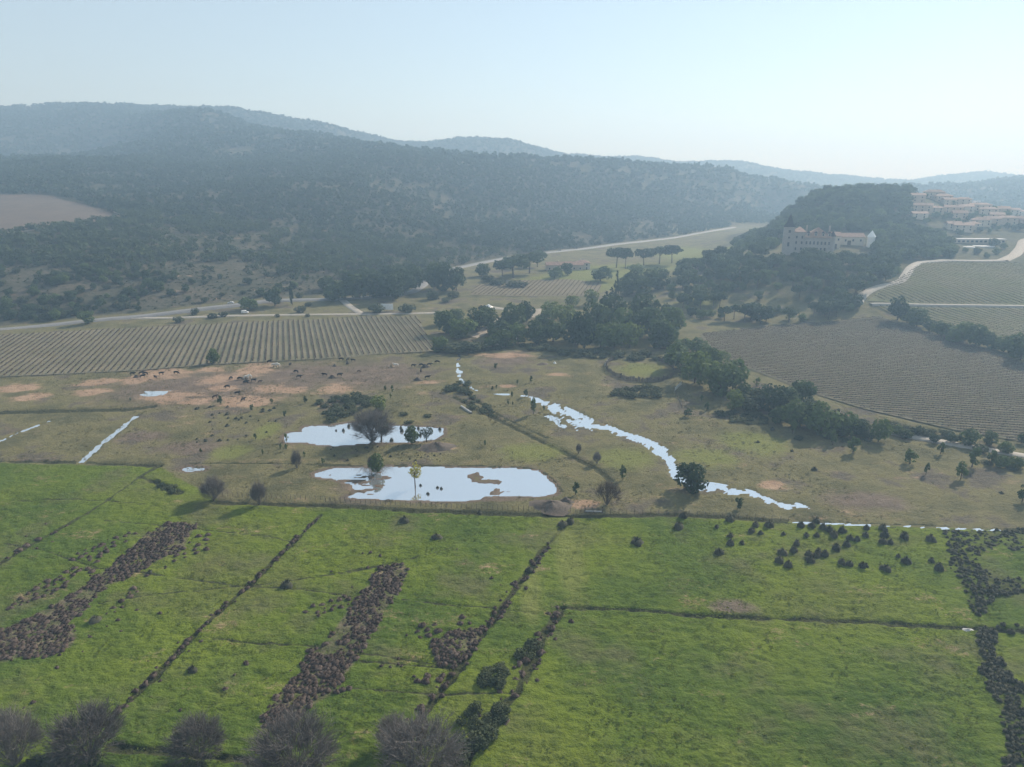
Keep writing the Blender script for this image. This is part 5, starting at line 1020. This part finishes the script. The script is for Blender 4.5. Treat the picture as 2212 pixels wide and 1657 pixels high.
# ------------------------------------------------------------------ animals: one skin over a posed skeleton
def skin(name, verts, edges, rad, mat, root=0):
    m = bpy.data.meshes.new(name); m.from_pydata(verts, edges, []); o = bpy.data.objects.new('tmp', m); COL.objects.link(o)
    o.modifiers.new('s', 'SKIN'); sm = o.modifiers.new('d', 'SUBSURF'); sm.levels = 1; sm.render_levels = 1
    for i, r in enumerate(rad): m.skin_vertices[0].data[i].radius = (r if isinstance(r, tuple) else (r, r)); m.skin_vertices[0].data[i].use_root = (i == root)
    dg = bpy.context.evaluated_depsgraph_get(); dg.update(); r = bpy.data.meshes.new_from_object(o.evaluated_get(dg)); bpy.data.objects.remove(o)
    r.name = name; r.materials.clear(); r.materials.append(mat)
    for p in r.polygons: p.use_smooth = True
    return r
def beast(name, mat, head='up', horse=False, lie=False):
    q = 1.12 if horse else 1.0; L = 0.0
    V = [(0, 0, 1.08), (.45, 0, 1.10), (.78, 0, 1.06), (-.4, 0, 1.06), (-.78, 0, 1.08)]
    if head == 'up': hd = [(1.08, 0, 1.22 if not horse else 1.42), (1.28, 0, 1.34 if not horse else 1.68), (1.62, 0, 1.14 if not horse else 1.44)]
    else: hd = [(1.06, 0, .92), (1.26, 0, .58), (1.40, 0, .22)]
    V += hd; E = [(0, 1), (1, 2), (0, 3), (3, 4), (2, 5), (5, 6), (6, 7)]; Rr = [(.34, .40), (.33, .42), (.27, .36), (.31, .36), (.25, .30), (.18, .24) if not horse else (.13, .20), (.15, .17), (.085, .10)]
    def leg(at_, top, pts, rs):
        i0 = len(V); V.extend(pts); Rr.extend(rs); E.append((at_, i0)); E.extend([(i0 + k, i0 + k + 1) for k in range(len(pts) - 1)])
    for s in (-1, 1):
        y = .2 * s
        leg(2, 0, [(.72, y, .78), (.74 + .06 * s, y, .44), (.72 + .06 * s, y, .04)], [.12, .07, .06])
        leg(4, 0, [(-.74, y, .82), (-.66 - .05 * s, y, .62), (-.84 - .05 * s, y, .40), (-.80 - .05 * s, y, .04)], [.16, .11, .07, .06])
    leg(4, 0, [(-1.04, 0, 1.02), (-1.10, 0, .55)], [.035, .03])
    return skin(name, [(x * q, y * q, z * q) for x, y, z in V], E, [tuple(k * q for k in r) if isinstance(r, tuple) else r * q for r in Rr], mat)
BULLS = [beast('bull_body', M['bull'], 'up'), beast('bull_body', M['bull'], 'down'), beast('bull_body', M['brownbull'], 'up'), beast('bull_body', M['brownbull'], 'down')]
HORSES = [beast('horse_body', M['horse'], 'up', True), beast('horse_body', M['horse'], 'down', True)]
hb = MB()
for s in (-1, 1): hb.tube([(1.30, .08 * s, 1.42), (1.30, .28 * s, 1.52), (1.36, .33 * s, 1.78)], [.035, .028, .008], 5)
HORN_UP = hb.mesh('horns', M['concrete']); hb = MB()
for s in (-1, 1): hb.tube([(1.28, .08 * s, .66), (1.36, .28 * s, .74), (1.56, .33 * s, .80)], [.035, .028, .008], 5)
HORN_DN = hb.mesh('horns', M['concrete'])
spots = [(ZA(75, 203), 0), (ZA(205, 200), 3), (ZA(160, 196), 1), (ZA(358, 200), 0), (ZA(505, 192), 0), (ZA(303, 238), 2.5), (ZA(172, 228), .6), (ZA(1010, 332), 3.3), (ZA(1105, 396), 0), (ZA(885, 432), .9), (ZA(1135, 250), 3), (ZA(1265, 268), 0), (ZA(1327, 274), .3), (ZA(1040, 248), 1.4), (ZA(1160, 462), 1.2), (ZA(1710, 232), 0), (ZA(1685, 181), 2.8), (ZA(1965, 212), 3.1), (ZA(2110, 212), 0), (ZA(1625, 110), 1.5), (ZA(1420, 82), .5), (ZA(1190, 285), .2),
         (ZB(835, 75), 0), (ZB(918, 82), 1.3), (ZB(990, 90), 3), (ZB(1060, 224), 0), (ZB(1750, 158), 5.9), (ZB(1845, 226), 1.6), (ZB(1855, 150), 3), (ZB(1950, 145), 0), (ZB(1925, 306), .2), (ZB(2055, 110), 3)]
descr = ['leftmost bull of the herd', 'bull at the right side of the left hay heap', 'bull behind the left hay heap', 'bull walking between left hay heap and lone walker', 'lone bull walking on pale sand right of the left group', 'small brown bull below the pale sand strip', 'bull in front of the left hay heap', 'large bull turned left at the lower middle of the herd', 'bull walking below the middle hay heap', 'brown bull beside the sapling on the sand', 'bull at the left of the middle hay heap', 'bull at the right of the middle hay heap', 'brown calf right of the middle hay heap', 'bull lone on the pale patch left of the middle heap', 'bull lying low on the bottom sand patch', 'lone bull right of the middle heap on grey mud', 'bull above the lone one on grey mud', 'bull left of the right hay heap', 'bull right of the right hay heap', 'bull below the fence right of the white horses', 'bull behind the white horses at the fence', 'bull in front of the middle hay heap',
         'small bull high up near the vineyard fence', 'bull behind the tall hay stack', 'bull right of the tall hay stack', 'brown calf alone below the tall hay stack', 'bull grazing left of the wide hay stack', 'bull seen from behind below the wide hay stack', 'bull at the left of the wide hay stack', 'bull at the right of the wide hay stack', 'bull right of the dark heap above the stream bushes', 'rightmost bull of the herd near the stream']
for k, ((p, rz), lb) in enumerate(zip(spots, descr)):
    x, y, z = hit(*p); small = 'calf' in lb; v = (2 if 'brown' in lb else 0) + (1 if k % 3 == 1 else 0); s = .75 if small else 1.12
    e = tag(empty('bull', (x, y, z + .08), rz, (s, s, s)), ('brown ' if False else 'black ') * (0 if 'brown' in lb else 1) + lb, 'bull', 'cattle herd on the sandy pasture')
    obj('body', BULLS[v], e)
    if not small: obj('horns', HORN_DN if v % 2 else HORN_UP, e)
for k, (p, rz, lb) in enumerate([(ZA(1465, 118), .1, 'white horse left in the pair below the vineyard fence'), (ZA(1505, 118), 3.0, 'white horse right in the pair below the vineyard fence'), (ZA(1195, 240), .3, 'white horse behind the middle hay heap, left one'), (ZA(1228, 230), 2.8, 'white horse behind the middle hay heap, right one'), (ZB(1532, 155), 3.1, 'white horse beside the pale straw heap')]):
    x, y, z = hit(*p); e = tag(empty('white_horse', (x, y, z + .08), rz, (1.1, 1.1, 1.1)), lb, 'horse', 'white horses among the herd'); obj('body', HORSES[k % 2], e)
# ------------------------------------------------------------------ vehicles
def vehicle(name, kind, p, rz, paint, label, cat):
    x, y, z = hit(*p); e = tag(empty(name, (x, y, z + .36), rz), label, cat)
    if kind == 'van': prof = [(-2.2, .35), (2.15, .35), (2.2, .62), (2.12, .95), (1.45, 1.12), (.75, 1.78), (.4, 1.92), (-2.1, 1.92), (-2.2, 1.7)]; win = [(.5, 1.18), (1.3, 1.14), (.78, 1.66), (.5, 1.68)]; ws = [(1.42, 1.16), (.80, 1.74)]; hw = .88; wb = (-1.4, 1.4)
    else: prof = [(-2.1, .32), (2.1, .32), (2.15, .6), (2.05, .82), (1.1, .98), (.45, 1.42), (-.9, 1.45), (-1.6, 1.02), (-2.1, .92)]; win = [(-1.3, 1.02), (.95, 1.0), (.42, 1.36), (-.85, 1.38)]; ws = [(1.08, 1.02), (.47, 1.40)]; hw = .84; wb = (-1.3, 1.35)
    m = MB().prism(prof, -hw, hw); o = m.build('body', paint, e); bv = o.modifiers.new('bevel', 'BEVEL'); bv.width = .07; bv.segments = 2
    for s in (-1, 1): MB().prism(win, hw * s - .01, hw * s + .012 * s).build('window', M['glass'], e)
    (x0, z0), (x1, z1) = ws; n = Vector((z0 - z1, 0, x0 - x1)).normalized() * -.015
    if n.x < 0: n = -n
    MB().add([(x0 + n.x, -hw * .86, z0 + n.z), (x0 + n.x, hw * .86, z0 + n.z), (x1 + n.x, hw * .8, z1 + n.z), (x1 + n.x, -hw * .8, z1 + n.z)], [(0, 1, 2, 3)]).build('windscreen', M['glass'], e)
    for wx in wb:
        for s in (-1, 1):
            wo = MB().tube([(0, -.11, 0), (0, .11, 0)], .33, 16).build('wheel', M['rubber'], e, loc=(wx, s * (hw - .06), .33)); MB().tube([(0, .112 * s, 0), (0, .13 * s, 0)], .2, 10).build('hub', M['silver'], wo)
    for s in (-1, 1):
        MB().box(2.1, 2.19, s * .62 - .14, s * .62 + .14, .66, .80).build('headlight', M['white'], e); MB().box(-2.22, -2.1, s * .7 - .08, s * .7 + .08, .7, .95).build('tail_light', M['roof'], e)
    return e
vehicle('van', 'van', Z(1, 1548, 1508), .05, M['white'], 'white van parked on the lower track above the vineyard', 'van')
vehicle('car', 'car', Z(1, 1458, 1447), 3.3, M['silver'], 'pale car on the main road left of the dark bush tree', 'car')
vehicle('car', 'car', Z(2, 1480, 955), .45, M['darkpaint'], 'dark car far along the main road, left of two', 'car')
vehicle('car', 'car', Z(2, 1585, 942), .45, M['darkpaint'], 'dark car far along the main road, right of two', 'car')
# ------------------------------------------------------------------ buildings
def gable(mb, w, d, z0, h, over=.5, axis='x'):
    a, b = w / 2 + over, d / 2 + over
    mb.add([(-a, -b, z0), (a, -b, z0), (a, b, z0), (-a, b, z0), (-a + .0, 0, z0 + h), (a, 0, z0 + h), (-a, -b, z0 - .25), (a, -b, z0 - .25), (a, b, z0 - .25), (-a, b, z0 - .25)], [(0, 1, 5, 4), (2, 3, 4, 5), (0, 4, 3), (1, 2, 5), (6, 7, 1, 0), (8, 9, 3, 2), (9, 6, 0, 3), (7, 8, 2, 1), (6, 9, 8, 7)]); return mb
def hip(mb, w, d, z0, h, over=.5):
    a, b = w / 2 + over, d / 2 + over; r = max(.3, a - b)
    mb.add([(-a, -b, z0), (a, -b, z0), (a, b, z0), (-a, b, z0), (-r, 0, z0 + h), (r, 0, z0 + h), (-a, -b, z0 - .25), (a, -b, z0 - .25), (a, b, z0 - .25), (-a, b, z0 - .25)], [(0, 1, 5, 4), (2, 3, 4, 5), (0, 4, 3), (1, 2, 5), (6, 7, 1, 0), (8, 9, 3, 2), (9, 6, 0, 3), (7, 8, 2, 1), (6, 9, 8, 7)]); return mb
def window(e, x, y, z, w, h, face='s', mat=None, frame=True):
    """a pane set in a stone frame that stands a little proud of the wall; face s, n, e or w"""
    a = {'s': 0, 'e': math.pi / 2, 'n': math.pi, 'w': -math.pi / 2}[face]
    f = MB().box(-w / 2 - .12, -w / 2, -.06, .05, 0, h).box(w / 2, w / 2 + .12, -.06, .05, 0, h).box(-w / 2 - .18, w / 2 + .18, -.1, .05, -.14, 0).box(-w / 2 - .12, w / 2 + .12, -.06, .05, h, h + .12)
    o = f.build('window', mat or M['stone'], e, loc=(x, y, z), rz=a); MB().box(-w / 2, w / 2, -.02, .04, 0, h).build('pane', M['glass'], o); return o
def house(p, w, d, h, rh, rz, wall, roofkind, label, storeys=2, name='house', group=None, sink=1.5):
    x, y, z = hit(*p); e = tag(empty(name, (x, y, z), rz), label, 'house', group)
    MB().box(-w / 2, w / 2, -d / 2, d / 2, -sink, h).build('wall', wall, e)
    r = (hip if roofkind == 'hip' else gable)(MB(), w, d, h + .26, rh).build('roof', M['roof'], e)
    cx = random.uniform(-.3, .3) * w; MB().box(cx - .4, cx + .4, -.5, .5, h + rh * .3, h + rh + 1.0).build('chimney', wall, r)
    n = max(2, int(w / 5.5))
    for s in range(storeys):
        for k in range(n):
            if s == 0 and k == n // 2: continue
            window(e, -w / 2 + w * (k + .5) / n, -d / 2 - .02, .9 + s * (h - .4) / storeys, 1.2, 1.5, 's', M['render2'])
    for k in range(max(1, int(d / 5))):
        window(e, -w / 2 - .02, -d / 2 + d * (k + .5) / max(1, int(d / 5)), .9 + (storeys - 1) * (h - .4) / storeys, 1.1, 1.4, 'w', M['render2'])
    dx = -w / 2 + w * (n // 2 + .5) / n; dr = MB().box(dx - .6, dx + .6, -d / 2 - .07, -d / 2 + .02, 0, 2.2).build('door', M['bark'], e)
    MB().box(dx + .4, dx + .48, -d / 2 - .14, -d / 2 - .07, 1.0, 1.1).build('handle', M['wire'], dr)
    return e
vil = [(620, 400, 14, 7, .1, 'gable'), (860, 350, 22, 7, -.1, 'hip'), (990, 400, 18, 6.5, .3, 'hip'), (700, 540, 18, 6, -.2, 'gable'), (640, 640, 15, 4.5, .2, 'gable'), (1150, 560, 18, 5.5, 0, 'gable'), (1090, 450, 13, 6, .2, 'gable'), (1300, 440, 17, 6, -.2, 'hip'), (1500, 450, 15, 6, .1, 'gable'), (1540, 530, 22, 6.5, 0, 'hip'), (1330, 540, 15, 5, .3, 'gable'), (1680, 590, 18, 6, -.15, 'hip'), (1860, 575, 16, 5.5, .2, 'gable'), (2010, 590, 17, 6, 0, 'gable'), (2170, 610, 15, 6, .1, 'hip'), (1560, 750, 17, 5.5, .15, 'hip'), (1300, 830, 17, 5.5, -.1, 'gable'), (1150, 800, 13, 5, .2, 'gable'), (1440, 800, 13, 5, .1, 'hip'), (1720, 730, 15, 5.5, 0, 'gable'), (1930, 730, 19, 6.5, .1, 'hip'), (2100, 740, 16, 6.5, -.1, 'gable'), (2230, 760, 14, 6, .1, 'gable'), (1240, 640, 14, 5, .1, 'gable'), (1800, 660, 13, 5, -.2, 'gable'), (900, 560, 13, 5, .1, 'hip')]
vd = ['with two balconies at the upper left of the village', 'with broad hipped roof at the top of the village', 'second from the top of the village, hipped roof', 'gabled, at the left edge of the village', 'low, lowest at the left edge of the village', 'gabled, in the middle left of the village', 'small, just below the topmost roofs', 'hipped, on the ridge right of the topmost roofs', 'gabled, behind the widest roof on the ridge', 'with the widest pink roof on the ridge', 'small gabled, below the ridge in the centre', 'hipped, stepping down the ridge at right', 'gabled, on the right shoulder of the village', 'gabled, second from the right edge on the shoulder', 'hipped, at the right edge on the shoulder', 'hipped, in the lower centre of the village', 'gabled, lowest left above the long flat building', 'small, left of the lowest gabled house', 'small hipped, between the two lower houses', 'gabled, lower centre right of the village', 'tall hipped, in the lower right of the village', 'gabled, near the right edge in the lower row', 'gabled, at the right edge in the lower row', 'small, among trees in the village middle', 'small gabled, below the right shoulder', 'small hipped, between left edge and middle']
for (x, y, w, h, rz, rk), lb in zip(vil, vd):
    house(ZV(x, y), w, random.uniform(8.5, 11), h, random.uniform(1.8, 2.6), rz - .35, random.choice([M['render'], M['render2']]), rk, 'terracotta roofed house ' + lb, 2, 'village_house', 'village houses', 4)
x, y, z = hit(*ZV(1500, 1010)); e = tag(empty('long_building', (x, y, z), -.05), 'long low flat roofed building in front of the village', 'building')
MB().box(-24, 24, -4, 4, -2, 3.4).build('wall', M['render'], e); MB().box(-24.6, 24.6, -4.8, 4.6, 3.42, 3.9).build('roof', M['concrete'], e)
for k in range(12): window(e, -22 + k * 4, -4.02, .8, 2.2, 1.7)
for k, (q, r0) in enumerate(((ZV(1390, 1070), 5), (ZV(1600, 1055), 9))):
    x, y, z = hit(*q); mb = MB(); mb.tube([(0, 0, -.5), (0, 0, .35)], r0, 28); o = mb.build('pool_basin', M['white'], loc=(x, y, z)); tag(o, ('small' if k == 0 else 'large') + ' white rimmed round terrace below the long building', 'terrace')
    MB().tube([(0, 0, .36), (0, 0, .40)], r0 * .8, 28).build('paving', M['asphalt'], o)
# old farmhouse in the valley
house(Z(2, 1510, 1072), 34, 10, 4.6, 2.6, .05, M['render'], 'gable', 'old low farmhouse with long pinkish tiled roof in the valley', 1, 'farmhouse', None, 2)
house(Z(2, 1625, 1068), 13, 9, 6.0, 2.2, .05, M['render2'], 'hip', 'taller hipped end house joined to the old farmhouse', 2, 'farmhouse', None, 2)
# castle
xT, yT, zT = at_depth(*ZC(360, 740), 552); zT = tz(xT, yT) - 1; mC = 1 / 2.68 / 1.8526 / 3.687 * 1.0
mC = mpp(*ZC(360, 740), 552, 28) / 1.8526 / 3.687        # metres per zoom pixel there
e = tag(empty('castle', (xT, yT, 0), -.32), 'pale stone castle with tall pointed slate tower and red roofs', 'castle')
def cz_(py): return H_CAM + ray(*ZC(360, py))[1] * yT      # height of a picture row at the facade
top, base = cz_(395), zT - 3; tw = 145 * mC
twr = MB().box(-tw / 2, tw / 2, -tw / 2, tw / 2, base, top).box(-tw / 2 - .35, tw / 2 + .35, -tw / 2 - .35, tw / 2 + .35, top - .6, top - .002).box(-tw / 2 - .2, tw / 2 + .2, -tw / 2 - .2, tw / 2 + .2, cz_(520) - .25, cz_(520) + .25).box(-tw / 2 - .2, tw / 2 + .2, -tw / 2 - .2, tw / 2 + .2, cz_(585) - .25, cz_(585) + .25).build('tower', M['stone'], e)
st = cz_(195); a = tw / 2 + .5; k = tw * .30; mid = top + (st - top) * .28
sp = MB().add([(-a, -a, top), (a, -a, top), (a, a, top), (-a, a, top), (-k, -k, mid), (k, -k, mid), (k, k, mid), (-k, k, mid), (0, 0, st)], [(0, 1, 5, 4), (1, 2, 6, 5), (2, 3, 7, 6), (3, 0, 4, 7), (4, 5, 8), (5, 6, 8), (6, 7, 8), (7, 4, 8), (3, 2, 1, 0)]).build('spire', M['slate'], e)
MB().tube([(0, 0, st - .3), (0, 0, st + 1.6)], [.08, .02], 5).build('finial', M['wire'], sp)
for zp, w_, h_ in ((480, 1.7, 2.0), (565, 1.2, 1.5), (680, 1.6, 3.2)): window(e, .3, -tw / 2 - .02, cz_(zp), w_, h_)
for zp in (480, 640): window(e, -tw / 2 - .02, 0, cz_(zp), 1.3, 2.0, 'w')
x0, x1 = tw / 2, tw / 2 + 150 * mC; xm = x1 + 350 * mC; zr = cz_(470); zb = cz_(545); dp = 13
MB().box(x0 + .01, x1, -tw / 2 + .8, dp, base, zr).build('wing_wall', M['stone'], e)
r = hip(MB(), x1 - x0, dp + tw / 2 - .8, 0, cz_(405) - zr, .6).build('wing_roof', M['roof'], e, loc=((x0 + x1) / 2, (dp - tw / 2 + .8) / 2, zr + .26))
MB().box(x1 + .01, xm, -tw / 2 - .6, dp + 2, base, zb).box(x1 - .25, xm + .3, -tw / 2 - .95, -tw / 2 - .61, zb - .5, zb + .1).build('main_wall', M['stone'], e)
r = hip(MB(), xm - x1, dp + 2 + tw / 2 + .6, 0, cz_(410) - zb, .5).build('main_roof', M['roof'], e, loc=((x1 + xm) / 2, (dp + 2 - tw / 2 - .6) / 2, zb + .4))
for fx in (.12, .40, .68, .92):
    xd = x1 + (xm - x1) * fx; dz = zb + 2.2; do = MB().box(xd - 1.0, xd + 1.0, -tw / 2 + .6, -tw / 2 + 4, dz - 1.6, dz + 1.3).build('dormer', M['stone'], e)
    MB().prism([(xd - 1.3, dz + 1.31), (xd + 1.3, dz + 1.31), (xd, dz + 2.7)], -tw / 2 + .3, -tw / 2 + 4.6).build('dormer_roof', M['slate'], do); MB().box(xd - .5, xd + .5, -tw / 2 + .55, -tw / 2 + .6, dz - 1.0, dz + 1.0).build('pane', M['glass'], do)
for fx in (.02, .98):
    xd = x1 + (xm - x1) * fx + (.8 if fx < .5 else -.8); MB().box(xd - .6, xd + .6, 5.0, 6.2, zb, cz_(395) + 1).build('chimney', M['stone'], e)
for zp in (640, 730):
    for k in range(7): window(e, x1 + (xm - x1) * (k + .5) / 7, -tw / 2 - .62, cz_(zp), 1.3, 2.4)
for zp in (560, 640, 730):
    for k in range(2): window(e, x0 + (x1 - x0) * (k + .5) / 2, -tw / 2 + .78, cz_(zp), 1.2, 2.0)
ar = x1 + (xm - x1) * .02; MB().prism([(ar - 1.7, cz_(840)), (ar + 1.7, cz_(840)), (ar + 1.7, cz_(800)), (ar + 1.2, cz_(787)), (ar, cz_(780)), (ar - 1.2, cz_(787)), (ar - 1.7, cz_(800))], -tw / 2 - .68, -tw / 2 - .5).build('archway', M['glass'], e)
for zp in (545, 680, ): MB().box(x1 - .1, xm + .1, -tw / 2 - .80, -tw / 2 - .62, cz_(zp) - .2, cz_(zp) + .2).build('string_course', M['stone'], e)
xb = xm - 1.2; MB().prism([(xb - 2.0, base), (xb + 2.0, base), (xb + 1.1, cz_(690)), (xb - 1.1, cz_(690))], -tw / 2 - 3.0, -tw / 2 - .62).build('buttress', M['stone'], e)
MB().tube([(xm + 1.0, -1, base), (xm + 1.0, -1, cz_(520))], 2.2, 12).build('turret', M['stone'], e); MB().tube([(xm + 1.0, -1, cz_(520) + .01), (xm + 1.0, -1, cz_(440))], [2.6, .05], 12).build('turret_roof', M['slate'], e)
# barns behind, white conical dovecote
q = ZC(1230, 640); x, y, z = at_depth(*q, 592); z = tz(x, y)
for k, (px, w_, hh, rr, lb) in enumerate([(1240, 430, 545, 470, 'long pale barn right of the castle with low tiled roof'), (1040, 150, 530, 480, 'small pinkish outbuilding between castle and long barn')]):
    xx_, yy_, _ = at_depth(*ZC(px, 640), 592 + k * -14); zz_ = tz(xx_, yy_); mm = mpp(*ZC(px, 640), yy_, 30) / 1.8526 / 3.687
    hh_ = H_CAM + ray(*ZC(px, hh))[1] * yy_; b = tag(empty('barn', (xx_, yy_, 0), -.06), lb, 'barn'); w = w_ * mm
    MB().box(-w / 2, w / 2, -5, 5, zz_ - 4, hh_).build('wall', M['render2'], b); gable(MB(), w, 10, 0, 3.0).build('roof', M['roof'], b, loc=(0, 0, hh_ + .26))
    for j in range(max(2, int(w / 6))): window(b, -w / 2 + (j + .5) * w / max(2, int(w / 6)), -5.02, hh_ - 3.4, 1.3, 1.6)
    MB().box(-1.5, 1.5, -5.08, -4.99, zz_ - .5, zz_ + 3.2).build('door', M['bark'], b)
xx_, yy_, _ = at_depth(*ZC(1610, 540), 585); zz_ = tz(xx_, yy_); b = tag(empty('dovecote', (xx_, yy_, 0)), 'small white cone roofed tower at the right end of the barns', 'tower')
hh_ = H_CAM + ray(*ZC(1610, 545))[1] * yy_; ht = H_CAM + ray(*ZC(1610, 450))[1] * yy_
MB().tube([(0, 0, zz_ - 3), (0, 0, hh_)], 3.0, 14).build('wall', M['white'], b); MB().tube([(0, 0, hh_ + .01), (0, 0, ht)], [3.5, .05], 14).build('roof', M['white'], b); MB().box(-.6, .6, -3.06, -2.9, zz_, zz_ + 2).build('door', M['bark'], b)
# ------------------------------------------------------------------ the air: one even haze round everything
t = NT('haze'); t.n.remove(t.bsdf); pv = t.node('ShaderNodeVolumePrincipled')
pv.inputs['Color'].default_value = (*HAZE_COLOR, 1); pv.inputs['Density'].default_value = HAZE_DENSITY; pv.inputs['Absorption Color'].default_value = (0.45, 0.45, 0.45, 1); pv.inputs['Anisotropy'].default_value = HAZE_ANISO
t.link(pv.outputs[0], t.out.inputs['Volume'])
hz = MB().box(-13000, 13000, -600, 6200, -40, 400).build('haze', t.m); tag(hz, kind='stuff')
